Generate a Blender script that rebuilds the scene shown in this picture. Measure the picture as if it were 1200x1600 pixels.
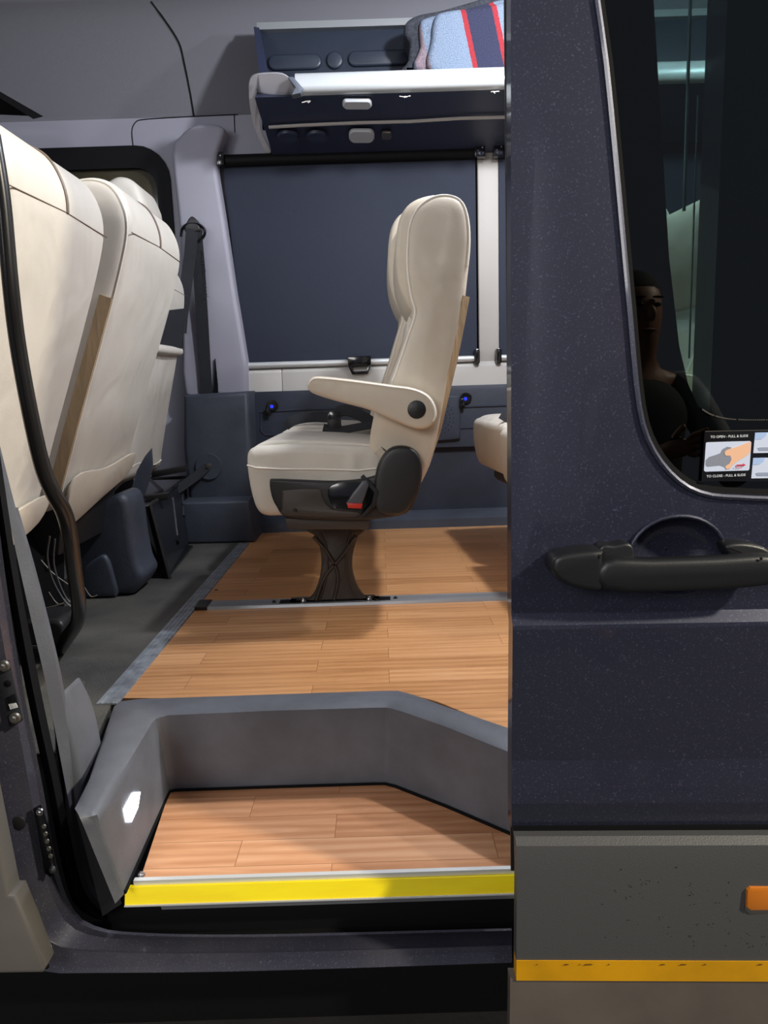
import bpy, bmesh, math, random
from math import sin, cos, tan, radians, atan2, sqrt, pi
from mathutils import Vector, Matrix
from mathutils.geometry import delaunay_2d_cdt
random.seed(7)
S = bpy.context.scene
COL = S.collection
for o in list(bpy.data.objects): bpy.data.objects.remove(o)

# ------------------------------------------------------------------ camera
F = 1155.0; PITCH = radians(9.8); ROLL = radians(1.8); CZ = 0.60
fw = Vector((0, cos(PITCH), -sin(PITCH)))
_r0 = Vector((1, 0, 0)); _u0 = Vector((0, sin(PITCH), cos(PITCH)))
rt = _r0*cos(ROLL) - _u0*sin(ROLL); up = _u0*cos(ROLL) + _r0*sin(ROLL)
CAM = Vector((0, 0, CZ))
cd = bpy.data.cameras.new('camera'); cam = bpy.data.objects.new('camera', cd); COL.objects.link(cam)
cd.sensor_fit = 'VERTICAL'; cd.sensor_height = 32; cd.sensor_width = 24; cd.lens = F*32/1600
cd.clip_start = 0.02
M = Matrix((rt, up, -fw)).transposed().to_4x4(); M.translation = CAM
cam.matrix_world = M
S.camera = cam

def ray(px, py): return fw + rt*((px-600)/F) + up*((800-py)/F)
def at(px, py, Y):
    d = ray(px, py); return CAM + d*(Y/d.y)
def atz(px, py, z):
    d = ray(px, py); return CAM + d*((z-CZ)/d.z)
def atx(px, py, X):
    d = ray(px, py); return CAM + d*(X/d.x)
def XZ(pts, Y):
    return [(at(a, b, Y).x, at(a, b, Y).z) for a, b in pts]

# ------------------------------------------------------------------ light and exposure
W = bpy.data.worlds.new('World'); S.world = W; W.use_nodes = True
bg = W.node_tree.nodes['Background']; bg.inputs[0].default_value = (0.62, 0.66, 0.80, 1); bg.inputs[1].default_value = 0.24
S.view_settings.view_transform = 'Standard'; S.view_settings.look = 'None'
S.view_settings.exposure = 0.0; S.view_settings.gamma = 1
S.view_settings.use_curve_mapping = False
def area(name, loc, target, w, h, power, color, spread=180):
    l = bpy.data.lights.new(name, 'AREA'); l.shape = 'RECTANGLE'; l.size = w; l.size_y = h; l.energy = power; l.color = color
    l.spread = radians(spread)
    o = bpy.data.objects.new(name, l); COL.objects.link(o); o.location = loc
    o.rotation_euler = (Vector(target)-Vector(loc)).to_track_quat('-Z', 'Y').to_euler()
    return o
def point(name, loc, power, color, r):
    l = bpy.data.lights.new(name, 'POINT'); l.energy = power; l.color = color; l.shadow_soft_size = r
    o = bpy.data.objects.new(name, l); COL.objects.link(o); o.location = loc; return o
point('cabin_light', (0.60, 1.84, 1.84), 92, (0.90, 0.94, 1.0), 0.05)
point('rear_cabin_light', (1.42, 1.95, 1.84), 46, (0.90, 0.94, 1.0), 0.05)
point('cab_fill_light', (-1.25, 1.55, 1.55), 20, (0.90, 0.94, 1.0), 0.20)  # added fill that lifts the shadows at the cab end
area('floodlight', (3.0, -0.95, 2.75), (0.1, 1.0, 0.3), 0.22, 0.22, 190, (1.0, 0.92, 0.74))
area('outside_fill_light', (-1.7, -2.3, 1.9), (0, 1.6, 0.4), 1.5, 1.2, 60, (1.0, 0.97, 0.93))  # added broad fill from outside the opening, not an actual yard lamp

# ------------------------------------------------------------------ materials
def lin(c):
    def f(v):
        v /= 255.0
        return v/12.92 if v <= 0.04045 else ((v+0.055)/1.055)**2.4
    return tuple(f(v) for v in c) + (1,)
def mat(name, rgb, rough=0.5, metal=0.0, var=0.0, vscale=6, bump=0.0, bscale=60, coat=0.0, rgb2=None, spec=0.5, emit=None, estr=0, stretch=None):
    m = bpy.data.materials.new(name); m.use_nodes = True
    nt = m.node_tree; N = nt.nodes; L = nt.links; b = N['Principled BSDF']
    b.inputs['Base Color'].default_value = lin(rgb); b.inputs['Roughness'].default_value = rough
    b.inputs['Metallic'].default_value = metal; b.inputs['Coat Weight'].default_value = coat
    b.inputs['Coat Roughness'].default_value = 0.06
    b.inputs['Specular IOR Level'].default_value = spec
    if emit: b.inputs['Emission Color'].default_value = lin(emit); b.inputs['Emission Strength'].default_value = estr
    tc = N.new('ShaderNodeTexCoord'); mp = N.new('ShaderNodeMapping'); L.new(tc.outputs['Object'], mp.inputs[0])
    if stretch: mp.inputs['Scale'].default_value = stretch
    if var > 0 or rgb2:
        n = N.new('ShaderNodeTexNoise'); n.inputs['Scale'].default_value = vscale; n.inputs['Detail'].default_value = 6; n.inputs['Roughness'].default_value = 0.6
        L.new(mp.outputs[0], n.inputs[0])
        r = N.new('ShaderNodeValToRGB'); r.color_ramp.elements[0].position = 0.35; r.color_ramp.elements[1].position = 0.68
        c2 = rgb2 or tuple(min(255, v*(1+var)) for v in rgb); c1 = rgb if rgb2 else tuple(v*(1-var) for v in rgb)
        r.color_ramp.elements[0].color = lin(c1); r.color_ramp.elements[1].color = lin(c2)
        L.new(n.outputs['Fac'], r.inputs[0]); L.new(r.outputs[0], b.inputs['Base Color'])
    if bump > 0:
        n2 = N.new('ShaderNodeTexNoise'); n2.inputs['Scale'].default_value = bscale; n2.inputs['Detail'].default_value = 4
        L.new(mp.outputs[0], n2.inputs[0])
        bm = N.new('ShaderNodeBump'); bm.inputs['Strength'].default_value = bump; bm.inputs['Distance'].default_value = 0.01
        L.new(n2.outputs['Fac'], bm.inputs['Height']); L.new(bm.outputs[0], b.inputs['Normal'])
    return m
def add_bump(m, scale, strength, dist=0.02, stretch=None, coord='Object'):
    nt = m.node_tree; N = nt.nodes; L = nt.links; b = N['Principled BSDF']
    tc = N.new('ShaderNodeTexCoord'); mp = N.new('ShaderNodeMapping'); L.new(tc.outputs[coord], mp.inputs[0])
    if stretch: mp.inputs['Scale'].default_value = stretch
    n = N.new('ShaderNodeTexNoise'); n.inputs['Scale'].default_value = scale; n.inputs['Detail'].default_value = 2; n.inputs['Distortion'].default_value = 0.6
    L.new(mp.outputs[0], n.inputs[0])
    bm = N.new('ShaderNodeBump'); bm.inputs['Strength'].default_value = strength; bm.inputs['Distance'].default_value = dist
    L.new(n.outputs['Fac'], bm.inputs['Height'])
    if b.inputs['Normal'].is_linked:
        L.new(b.inputs['Normal'].links[0].from_socket, bm.inputs['Normal'])
    L.new(bm.outputs[0], b.inputs['Normal'])

leather = mat('cream_leather', (210, 203, 192), 0.48, var=0.03, vscale=4, bump=0.05, bscale=350)
add_bump(leather, 7, 0.35, 0.03, (1, 1, 0.6))
leather2 = mat('cream_leather_shaded', (204, 192, 174), 0.5, var=0.03, vscale=5, bump=0.05, bscale=350)  # leather copy toned darker and tanner; seat-side shading is put into its colour
add_bump(leather2, 6, 0.3, 0.03)
piping = mat('cream_piping', (236, 229, 216), 0.5)
seam_dark = mat('brown_piping', (112, 96, 84), 0.55)
zipper = mat('tan_zip_fabric', (178, 152, 118), 0.8, var=0.07, vscale=40, bump=0.3, bscale=120, stretch=(1, 1, 0.15))
blackplastic = mat('black_plastic', (34, 33, 34), 0.42, bump=0.1, bscale=400)
darkplastic = mat('dark_brown_plastic', (62, 55, 50), 0.5, bump=0.1, bscale=300)
pedmat = mat('dark_cast_metal', (62, 55, 50), 0.45, metal=0.3, var=0.2, vscale=10, bump=0.1, bscale=100)
bluedark = mat('blue_grey_plastic', (66, 71, 82), 0.5, var=0.12, vscale=5, bump=0.15, bscale=250)
panelmat = mat('dark_wall_plastic', (48, 53, 66), 0.55, var=0.1, vscale=6, bump=0.12, bscale=300)
stepmat = mat('dark_grey_moulded_plastic', (92, 94, 101), 0.5, var=0.10, vscale=7, bump=0.07, bscale=300)
rubber = mat('rubber_mat', (62, 62, 62), 0.62, rgb2=(98, 95, 88), vscale=3.5, bump=0.35, bscale=300)
lavender = mat('light_grey_trim', (158, 156, 168), 0.55, bump=0.06, bscale=400)
ceilmat = mat('grey_headliner', (116, 115, 121), 0.9, bump=0.15, bscale=600)
beige = mat('light_beige_trim', (196, 192, 186), 0.5, bump=0.05, bscale=300)
beige2 = mat('beige_pillar_trim', (168, 162, 156), 0.5)
alu = mat('brushed_aluminium', (186, 188, 192), 0.35, metal=0.7, var=0.08, vscale=30, stretch=(0.05, 1, 1))
alu2 = mat('dull_aluminium', (148, 154, 162), 0.45, metal=0.4, var=0.15, vscale=30, bump=0.1, bscale=60)
alub = mat('bright_aluminium', (214, 215, 214), 0.4, metal=0.35)
blindmat = mat('navy_blind_fabric', (32, 38, 55), 0.75, bump=0.25, bscale=700)
black = mat('black', (12, 12, 14), 0.6, spec=0.2)
gloss_black = mat('gloss_black', (12, 12, 15), 0.18, coat=0.5)
rubber_black = mat('black_rubber_seal', (13, 13, 15), 0.8, spec=0.15)
belt = mat('black_webbing', (30, 32, 38), 0.7, bump=0.4, bscale=500)
chrome = mat('chrome', (180, 180, 182), 0.22, metal=1)
steel = mat('dull_steel', (120, 116, 110), 0.4, metal=0.8)
redmat = mat('red_plastic', (196, 48, 36), 0.4)
navy = mat('navy_rack_plastic', (44, 50, 72), 0.45, bump=0.08, bscale=300)
rackback = mat('rack_back_plastic', (44, 50, 62), 0.35, bump=0.1, bscale=300)
lamp_off = mat('white_lens', (186, 188, 192), 0.25)
yellow = mat('yellow_nosing', (255, 226, 8), 0.45, var=0.03, vscale=20, stretch=(0.3, 2, 2))
ambery = mat('yellow_reflective_tape', (206, 148, 12), 0.35, var=0.05, vscale=12)
amber = mat('amber_lens', (196, 112, 30), 0.15, coat=0.6)
ledblue = mat('blue_led', (20, 30, 220), 0.3, emit=(40, 60, 240), estr=1.0)
ledwhite = mat('white_step_led', (255, 255, 255), 0.3, emit=(240, 246, 255), estr=9)
concrete = mat('concrete', (70, 66, 62), 0.8, var=0.15, vscale=3, bump=0.2, bscale=60)
cladding = mat('grey_cladding', (72, 72, 73), 0.5, bump=0.12, bscale=500)
lowerclad = mat('ground_lit_lower_body', (96, 88, 82), 0.35, var=0.08, vscale=5)  # grey panel with the brownish light off the ground put into its colour
doorgrey = mat('grey_door_card', (92, 88, 84), 0.45, var=0.05)
tapem = mat('zipperteeth', (30, 30, 30), 0.4)

def paint_mat(name, rgb, rough=0.32, dust=0.0):
    m = mat(name, rgb, rough, metal=0.35, coat=0.6)
    nt = m.node_tree; N = nt.nodes; L = nt.links; b = N['Principled BSDF']
    tc = N.new('ShaderNodeTexCoord')
    v = N.new('ShaderNodeTexNoise'); v.inputs['Scale'].default_value = 420; v.inputs['Detail'].default_value = 1
    L.new(tc.outputs['Object'], v.inputs[0])
    r = N.new('ShaderNodeValToRGB'); r.color_ramp.elements[0].position = 0.60; r.color_ramp.elements[1].position = 0.78
    r.color_ramp.elements[0].color = lin(rgb); r.color_ramp.elements[1].color = lin(tuple(min(255, x*1.45+12) for x in rgb))
    L.new(v.outputs['Fac'], r.inputs[0])
    big = N.new('ShaderNodeTexNoise'); big.inputs['Scale'].default_value = 5; big.inputs['Detail'].default_value = 8
    L.new(tc.outputs['Object'], big.inputs[0])
    mr = N.new('ShaderNodeMapRange'); mr.inputs[1].default_value = 0.45; mr.inputs[2].default_value = 0.8; mr.inputs[3].default_value = 0; mr.inputs[4].default_value = dust
    L.new(big.outputs['Fac'], mr.inputs[0])
    mx = N.new('ShaderNodeMixRGB'); L.new(mr.outputs[0], mx.inputs[0]); L.new(r.outputs[0], mx.inputs[1]); mx.inputs[2].default_value = lin((120, 116, 112))
    L.new(mx.outputs[0], b.inputs['Base Color'])
    return m
paint = paint_mat('dark_blue_metallic_paint', (46, 48, 66), 0.38)
jambpaint = paint_mat('dusty_dark_jamb_paint', (58, 58, 72), 0.35, 0.35)

def wood_mat(name, rgbs):
    m = bpy.data.materials.new(name); m.use_nodes = True
    nt = m.node_tree; N = nt.nodes; L = nt.links; b = N['Principled BSDF']
    b.inputs['Roughness'].default_value = 0.36
    tc = N.new('ShaderNodeTexCoord'); br = N.new('ShaderNodeTexBrick')
    br.inputs['Scale'].default_value = 1; br.inputs['Brick Width'].default_value = 0.42; br.inputs['Row Height'].default_value = 0.068
    br.inputs['Mortar Size'].default_value = 0.0006; br.offset = 0.37; br.offset_frequency = 2; br.inputs['Bias'].default_value = 0
    br.inputs['Color1'].default_value = (0, 0, 0, 1); br.inputs['Color2'].default_value = (1, 1, 1, 1); br.inputs['Mortar'].default_value = (0.25, 0.25, 0.25, 1)
    L.new(tc.outputs['Object'], br.inputs[0])
    # per-board shift of the grain
    sep = N.new('ShaderNodeVectorMath'); sep.operation = 'MULTIPLY'; sep.inputs[1].default_value = (3.1, 7.7, 1.3); L.new(br.outputs['Color'], sep.inputs[0])
    ad = N.new('ShaderNodeVectorMath'); ad.operation = 'ADD'; L.new(tc.outputs['Object'], ad.inputs[0]); L.new(sep.outputs[0], ad.inputs[1])
    mp = N.new('ShaderNodeMapping'); mp.inputs['Scale'].default_value = (2.2, 26, 1); L.new(ad.outputs[0], mp.inputs[0])
    n1 = N.new('ShaderNodeTexNoise'); n1.inputs['Scale'].default_value = 1.6; n1.inputs['Detail'].default_value = 8; n1.inputs['Roughness'].default_value = 0.65; n1.inputs['Distortion'].default_value = 0.9
    L.new(mp.outputs[0], n1.inputs[0])
    mp2 = N.new('ShaderNodeMapping'); mp2.inputs['Scale'].default_value = (1.3, 9, 1); L.new(ad.outputs[0], mp2.inputs[0])
    wv = N.new('ShaderNodeTexWave'); wv.wave_type = 'RINGS'; wv.inputs['Scale'].default_value = 1.5; wv.inputs['Distortion'].default_value = 3.5; wv.inputs['Detail'].default_value = 3
    L.new(mp2.outputs[0], wv.inputs[0])
    r = N.new('ShaderNodeValToRGB'); e = r.color_ramp.elements
    e[0].position = 0.25; e[0].color = lin(rgbs[0]); e[1].position = 0.75; e[1].color = lin(rgbs[2])
    k = e.new(0.5); k.color = lin(rgbs[1])
    a1 = N.new('ShaderNodeMath'); a1.operation = 'MULTIPLY_ADD'; L.new(n1.outputs['Fac'], a1.inputs[0]); a1.inputs[1].default_value = 0.62
    a2 = N.new('ShaderNodeMath'); a2.operation = 'MULTIPLY_ADD'; L.new(br.outputs['Color'], a2.inputs[0]); a2.inputs[1].default_value = 0.22
    a3 = N.new('ShaderNodeMath'); a3.operation = 'MULTIPLY'; L.new(wv.outputs['Fac'], a3.inputs[0]); a3.inputs[1].default_value = 0.13
    L.new(a3.outputs[0], a2.inputs[2]); L.new(a2.outputs[0], a1.inputs[2]); L.new(a1.outputs[0], r.inputs[0])
    mx = N.new('ShaderNodeMixRGB'); mx.blend_type = 'MIX'; L.new(br.outputs['Fac'], mx.inputs[0]); L.new(r.outputs[0], mx.inputs[1]); mx.inputs[2].default_value = lin((140, 92, 56))
    L.new(mx.outputs[0], b.inputs['Base Color'])
    return m
wood = wood_mat('laminate_floor', ((172, 118, 72), (204, 148, 98), (224, 172, 124)))
woodstep = wood_mat('laminate_step', ((168, 112, 74), (200, 144, 104), (222, 172, 134)))

def glass_mat(name, tint, rough=0.0):
    m = bpy.data.materials.new(name); m.use_nodes = True
    b = m.node_tree.nodes['Principled BSDF']
    b.inputs['Base Color'].default_value = tint; b.inputs['Roughness'].default_value = rough
    b.inputs['Transmission Weight'].default_value = 1.0; b.inputs['IOR'].default_value = 1.5
    return m
tinted = glass_mat('tinted_glass', (0.10, 0.17, 0.16, 1))

# ------------------------------------------------------------------ mesh helpers
ORG = {}
def thing(name, label, cat, loc=(0, 0, 0), group=None):
    o = bpy.data.objects.new(name, None); COL.objects.link(o); o.location = loc; ORG[o.name] = Vector(loc)
    o.empty_display_size = 0.05
    o['label'] = label; o['category'] = cat
    if group: o['group'] = group
    return o
def tag(o, label, cat, group=None):
    o['label'] = label; o['category'] = cat
    if group: o['group'] = group
    return o
def struct(o, label=None):
    o['kind'] = 'structure'
    if label: o['label'] = label
    return o
def mk(name, V, Fc, m, parent=None, ang=38, smooth=True, flip=True):
    off = ORG[parent.name] if parent else Vector((0, 0, 0))
    me = bpy.data.meshes.new(name)
    me.from_pydata([tuple(Vector(v)-off) for v in V], [], [list(f) for f in Fc])
    me.validate()
    if flip:
        b = bmesh.new(); b.from_mesh(me); bmesh.ops.recalc_face_normals(b, faces=b.faces); b.to_mesh(me); b.free()
    me.materials.append(m)
    if smooth:
        for p in me.polygons: p.use_smooth = True
        me.set_sharp_from_angle(angle=radians(ang))
    o = bpy.data.objects.new(name, me); COL.objects.link(o)
    if parent: o.parent = parent
    ORG[o.name] = off
    return o
class MB:
    def __init__(s): s.V = []; s.F = []
    def add(s, V, F):
        k = len(s.V); s.V += [Vector(v) for v in V]; s.F += [[i+k for i in f] for f in F]; return s
    def build(s, name, m, parent=None, **kw): return mk(name, s.V, s.F, m, parent, **kw)

def cr(pts, n=6, closed=True):
    P = [Vector(p) for p in pts]; out = []; N = len(P)
    for i in range(N if closed else N-1):
        if closed: a, b, c, d = P[(i-1) % N], P[i], P[(i+1) % N], P[(i+2) % N]
        else: a, b, c, d = P[max(i-1, 0)], P[i], P[i+1], P[min(i+2, N-1)]
        for k in range(n):
            t = k/n
            out.append(0.5*((2*b)+(c-a)*t+(2*a-5*b+4*c-d)*t*t+(-a+3*b-3*c+d)*t**3))
    if not closed: out.append(P[-1])
    return out
def inset(P, d):
    N = len(P); A = sum(P[i][0]*P[(i+1) % N][1]-P[(i+1) % N][0]*P[i][1] for i in range(N))
    s = 1 if A > 0 else -1; out = []
    for i in range(N):
        a = Vector(P[i-1][:2]); b = Vector(P[i][:2]); c = Vector(P[(i+1) % N][:2])
        e1 = (b-a); e2 = (c-b)
        if e1.length < 1e-9 or e2.length < 1e-9: out.append(b.copy()); continue
        e1.normalize(); e2.normalize()
        n1 = Vector((-e1.y, e1.x))*s; n2 = Vector((-e2.y, e2.x))*s
        n = n1+n2
        if n.length < 1e-6: n = n1.copy()
        n.normalize(); c_ = max(0.5, n.dot(n1))
        out.append(b+n*(d/c_))
    return out
fXZ = lambda u, v, w: (u, w, v)
fYZ = lambda u, v, w: (w, u, v)
fXY = lambda u, v, w: (u, v, w)
def pillow(P, w0, w1, r=0.0, seg=3, fn=fXZ, bulge=0.0, ci=None, open0=False, open1=False):
    P = [Vector(p[:2]) for p in P]; N = len(P); rings = []
    if bulge: rings.append((inset(P, ci or r*2.5), w0-bulge))
    if r > 0:
        for k in range(seg+1):
            a = pi/2*k/seg; rings.append((inset(P, r*(1-sin(a))), w0+r*(1-cos(a))))
        for k in range(seg+1):
            a = pi/2*(1-k/seg); rings.append((inset(P, r*(1-sin(a))), w1-r*(1-cos(a))))
    else: rings += [(P, w0), (P, w1)]
    if bulge: rings.append((inset(P, ci or r*2.5), w1+bulge))
    V = []; Fc = []
    for R, w in rings:
        for p in R: V.append(fn(p[0], p[1], w))
    for j in range(len(rings)-1):
        for i in range(N):
            k = (i+1) % N; Fc.append((j*N+i, j*N+k, (j+1)*N+k, (j+1)*N+i))
    if not open0: Fc.append(list(range(N))[::-1])
    if not open1: Fc.append([(len(rings)-1)*N+i for i in range(N)])
    return V, Fc
def rrect(cx, cy, w, h, r, n=4):
    out = []
    for sx, sy, a0 in ((1, 1, 0), (-1, 1, 90), (-1, -1, 180), (1, -1, 270)):
        for k in range(n+1):
            a = radians(a0+90*k/n); out.append((cx+sx*(w/2-r)+r*cos(a), cy+sy*(h/2-r)+r*sin(a)))
    return out
def box(x0, x1, y0, y1, z0, z1, r=0.003, seg=2):
    return pillow([(x0, z0), (x1, z0), (x1, z1), (x0, z1)], y0, y1, min(r, abs(y1-y0)*0.45), seg, fXZ)
def hexa(b, t):   # four bottom + four top corners
    V = list(b)+list(t); return V, [(0, 1, 2, 3), (4, 5, 6, 7), (0, 1, 5, 4), (1, 2, 6, 5), (2, 3, 7, 6), (3, 0, 4, 7)]
def tube(path, r, n=10, caps=True, sy=1.0):
    P = [Vector(p) for p in path]; V = []; Fc = []; m = len(P)
    T = [(P[min(i+1, m-1)]-P[max(i-1, 0)]).normalized() for i in range(m)]
    a = Vector((0, 0, 1)) if abs(T[0].z) < 0.9 else Vector((1, 0, 0))
    nrm = (a-T[0]*a.dot(T[0])).normalized()
    for i in range(m):
        nrm = (nrm-T[i]*nrm.dot(T[i])).normalized(); bn = T[i].cross(nrm)
        rr = r[i] if isinstance(r, (list, tuple)) else r
        for k in range(n):
            q = 2*pi*k/n; V.append(P[i]+nrm*cos(q)*rr*sy+bn*sin(q)*rr)
    for i in range(m-1):
        for k in range(n):
            j = (k+1) % n; Fc.append((i*n+k, i*n+j, (i+1)*n+j, (i+1)*n+k))
    if caps: Fc += [list(range(n))[::-1], [(m-1)*n+k for k in range(n)]]
    return V, Fc
def strap(path, wdir, w, t=0.0015):
    """flat webbing: path of points, width direction(s)"""
    P = [Vector(p) for p in path]; V = []; Fc = []; m = len(P)
    for i, p in enumerate(P):
        T = (P[min(i+1, m-1)]-P[max(i-1, 0)]).normalized()
        wd = Vector(wdir[i] if isinstance(wdir, list) else wdir); wd = (wd-T*wd.dot(T)).normalized(); nn = T.cross(wd)
        for a, b in ((-1, -1), (1, -1), (1, 1), (-1, 1)): V.append(p+wd*(w/2*a)+nn*(t*b))
    for i in range(m-1):
        for k in range(4):
            j = (k+1) % 4; Fc.append((i*4+k, i*4+j, (i+1)*4+j, (i+1)*4+k))
    Fc += [(3, 2, 1, 0), tuple((m-1)*4+k for k in range(4))]
    return V, Fc
def loft(lines, n=1, close=False):
    """surface through polylines with equal point counts"""
    V = []; Fc = []; m = len(lines[0])
    for l in lines: V += [Vector(p) for p in l]
    for i in range(len(lines)-1):
        for k in range(m-1): Fc.append((i*m+k, i*m+k+1, (i+1)*m+k+1, (i+1)*m+k))
    return V, Fc
def resample(pts, n):
    P = [Vector(p) for p in pts]; L = [0]
    for i in range(1, len(P)): L.append(L[-1]+(P[i]-P[i-1]).length)
    out = []
    for k in range(n):
        d = L[-1]*k/(n-1); i = 1
        while i < len(P)-1 and L[i] < d: i += 1
        t = (d-L[i-1])/max(1e-9, L[i]-L[i-1]); out.append(P[i-1].lerp(P[i], min(1, max(0, t))))
    return out
def inside(p, poly):
    c = False; n = len(poly); j = n-1
    for i in range(n):
        xi, yi = poly[i][0], poly[i][1]; xj, yj = poly[j][0], poly[j][1]
        if (yi > p[1]) != (yj > p[1]) and p[0] < (xj-xi)*(p[1]-yi)/(yj-yi)+xi: c = not c
        j = i
    return c
def sheet(outer, holes, step, fn, thick=0.0, tdir=(0, 1, 0)):
    pts = []; edges = []
    for loop in [outer]+holes:
        k = len(pts); n = len(loop); pts += [Vector(p[:2]) for p in loop]; edges += [(k+i, k+(i+1) % n) for i in range(n)]
    nb = len(pts)
    xs = [p[0] for p in outer]; ys = [p[1] for p in outer]
    sx, sy = step if isinstance(step, tuple) else (step, step)
    x = min(xs)+sx/2
    while x < max(xs):
        y = min(ys)+sy/2
        while y < max(ys):
            q = (x, y)
            if inside(q, outer) and not any(inside(q, h) for h in holes) and all((abs(p[0]-x)/sx)**2+(abs(p[1]-y)/sy)**2 > 0.12 for p in pts[:nb]): pts.append(Vector(q))
            y += sy
        x += sx
    res = delaunay_2d_cdt(pts, edges, [], 0, 1e-6)
    V2 = res[0]; T = []
    for t in res[2]:
        c = (sum(V2[i][0] for i in t)/3, sum(V2[i][1] for i in t)/3)
        if inside(c, outer) and not any(inside(c, h) for h in holes): T.append(tuple(t))
    V = [Vector(fn(p[0], p[1])) for p in V2]; td = Vector(tdir)
    if thick:
        n = len(V); V2b = [v+td*thick for v in V]; cnt = {}
        for t in T:
            for a, b in ((0, 1), (1, 2), (2, 0)): cnt[(t[a], t[b])] = 1
        Fc = list(T)+[tuple(i+n for i in reversed(t)) for t in T]
        for (a, b) in cnt:
            if (b, a) not in cnt: Fc.append((b, a, a+n, b+n))
        return V+V2b, Fc
    return V, T
def disc(c, r, n, nrm, t, m=20):
    """short cylinder at c along nrm"""
    c = Vector(c); nrm = Vector(nrm).normalized()
    return tube([c, c+nrm*t*0.5, c+nrm*t], [r, r, r*0.86], m)
def screw(name, c, nrm, r, parent=None, m=None):
    b = MB(); b.add(*disc(c, r, 0, nrm, r*0.5, 14)); b.add(*disc(Vector(c)+Vector(nrm)*r*0.4, r*0.55, 0, nrm, r*0.6, 6))
    return b.build(name, m or steel, parent)
def copy_tree(o, parent=None):
    c = o.copy(); COL.objects.link(c); c.parent = parent; ORG[c.name] = ORG[o.name]
    if parent and 'label' in c.keys() and 'category' in c.keys(): pass
    for ch in list(o.children): copy_tree(ch, c)
    return c

# ================================================================== STRUCTURE
WY = 3.20                                     # far side wall
ZTOP = 2.04
# ---- floor
SEAM = -0.55
fl = MB().add(*pillow([(SEAM, WY), (SEAM, 1.395), (-0.45, 1.385), (0.02, 1.38), (0.09, 1.33), (0.21, 1.195), (0.74, 1.05), (2.6, 1.05), (2.6, WY)], -0.03, 0.0, 0.0008, 1, fXY)).build('floor', wood); struct(fl, 'orange-brown wood laminate floor of the van cabin')
fl2 = MB().add(*pillow([(-2.75, 1.17), (-0.515, 1.17), (-0.545, 1.36), (SEAM, 1.40), (SEAM, WY), (-2.75, WY)], -0.03, 0.001, 0.0005, 1, fXY)).build('floor', rubber); struct(fl2, 'dark grey rubber floor mat in front of the laminate')
# ---- ground outside
V, Fc = sheet([(-9, -6), (9, -6), (9, 8), (-9, 8)], [], 2.0, lambda u, v: (u, v, -0.66))
struct(mk('floor', V, Fc, concrete), 'concrete ground under the van')
# ---- far wall: vertical then curving into the ceiling
def wallY(z):
    if z < 1.62: return WY
    t = min(1, (z-1.62)/(ZTOP-1.62)); return WY-0.24*(1-sqrt(max(0, 1-t*t)))
def at_wall(px, py, lift=0.0):
    Y = WY
    for _ in range(30):
        p = at(px, py, Y); Y = 0.5*Y+0.5*wallY(p.z)
    return at(px, py, Y-lift)
blind_hole = XZ(cr([(352, 240), (745, 222), (746, 400), (747, 575), (560, 583), (386, 590), (366, 420)], 1), WY)
bx0, bx1 = -0.60, 0.42
hole1 = rrect(-0.085, 1.09, 1.02, 0.82, 0.05)
hole2 = rrect(1.03, 1.09, 1.02, 0.82, 0.05)
cwx, cwz = at(268, 350, WY).x, at(200, 233, WY).z
ccx, ccz = cwx-0.51, cwz-0.43
cabwin = rrect(ccx, ccz, 1.02, 0.86, 0.12, 6)
def wfn(u, v): return (u, wallY(v), v)
zsp = at_wall(300, 182).z
V, Fc = sheet([(-2.6, zsp), (2.6, zsp), (2.6, ZTOP), (-2.6, ZTOP)], [], (0.25, 0.03), wfn, 0.03)
struct(mk('wall_back', V, Fc, ceilmat), 'grey headliner curving down the far wall')
V, Fc = sheet([(-2.6, 0), (2.6, 0), (2.6, zsp), (-2.6, zsp)], [hole1, hole2, cabwin], (0.25, 0.05), wfn, 0.03)
struct(mk('wall_back', V, Fc, lavender), 'light grey far side wall of the van')
# ---- ceiling: gently bowed across, falls over the cab
def ceilz(x, y):
    z = ZTOP+0.05*(1-((y-2.0)/0.9)**2) if abs(y-2.0) < 0.9 else ZTOP
    return z
V, Fc = sheet([(-2.6, 0.98), (2.6, 0.98), (2.6, WY-0.22), (-2.6, WY-0.22)], [], 0.12, lambda u, v: (u, v, ceilz(u, v)), 0.02, (0, 0, 1))
struct(mk('ceiling', V, Fc, ceilmat), 'grey headliner')
# end walls closing the cabin
struct(MB().add(*box(-2.64, -2.6, 0.98, WY, -0.3, 2.1)).build('wall_left', ceilmat))
struct(MB().add(*box(2.6, 2.64, 0.98, WY, -0.3, 2.1)).build('wall_right', ceilmat))
# near-side body: front part (left of the opening, outside the frame) and rear part (behind the open door)
rearhole = rrect(1.10, 0.95, 0.92, 0.72, 0.08)
V, Fc = sheet([(0.45, -0.35), (2.6, -0.35), (2.6, 1.99), (0.45, 1.99)], [rearhole], (0.2, 0.2), lambda u, v: (u, 1.02, v), 0.06)
struct(mk('wall_front', V, Fc, paint), 'rear body side behind the open sliding door')
struct(MB().add(*box(-2.6, 2.6, 1.0, 1.05, 1.72, 2.05, 0.01)).build('trim_1', jambpaint), 'roof rail above the door opening')
struct(MB().add(*box(-2.6, -0.98, 1.02, 1.08, -0.3, 1.80, 0.01)).build('wall_front', jambpaint), 'front body side')
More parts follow.
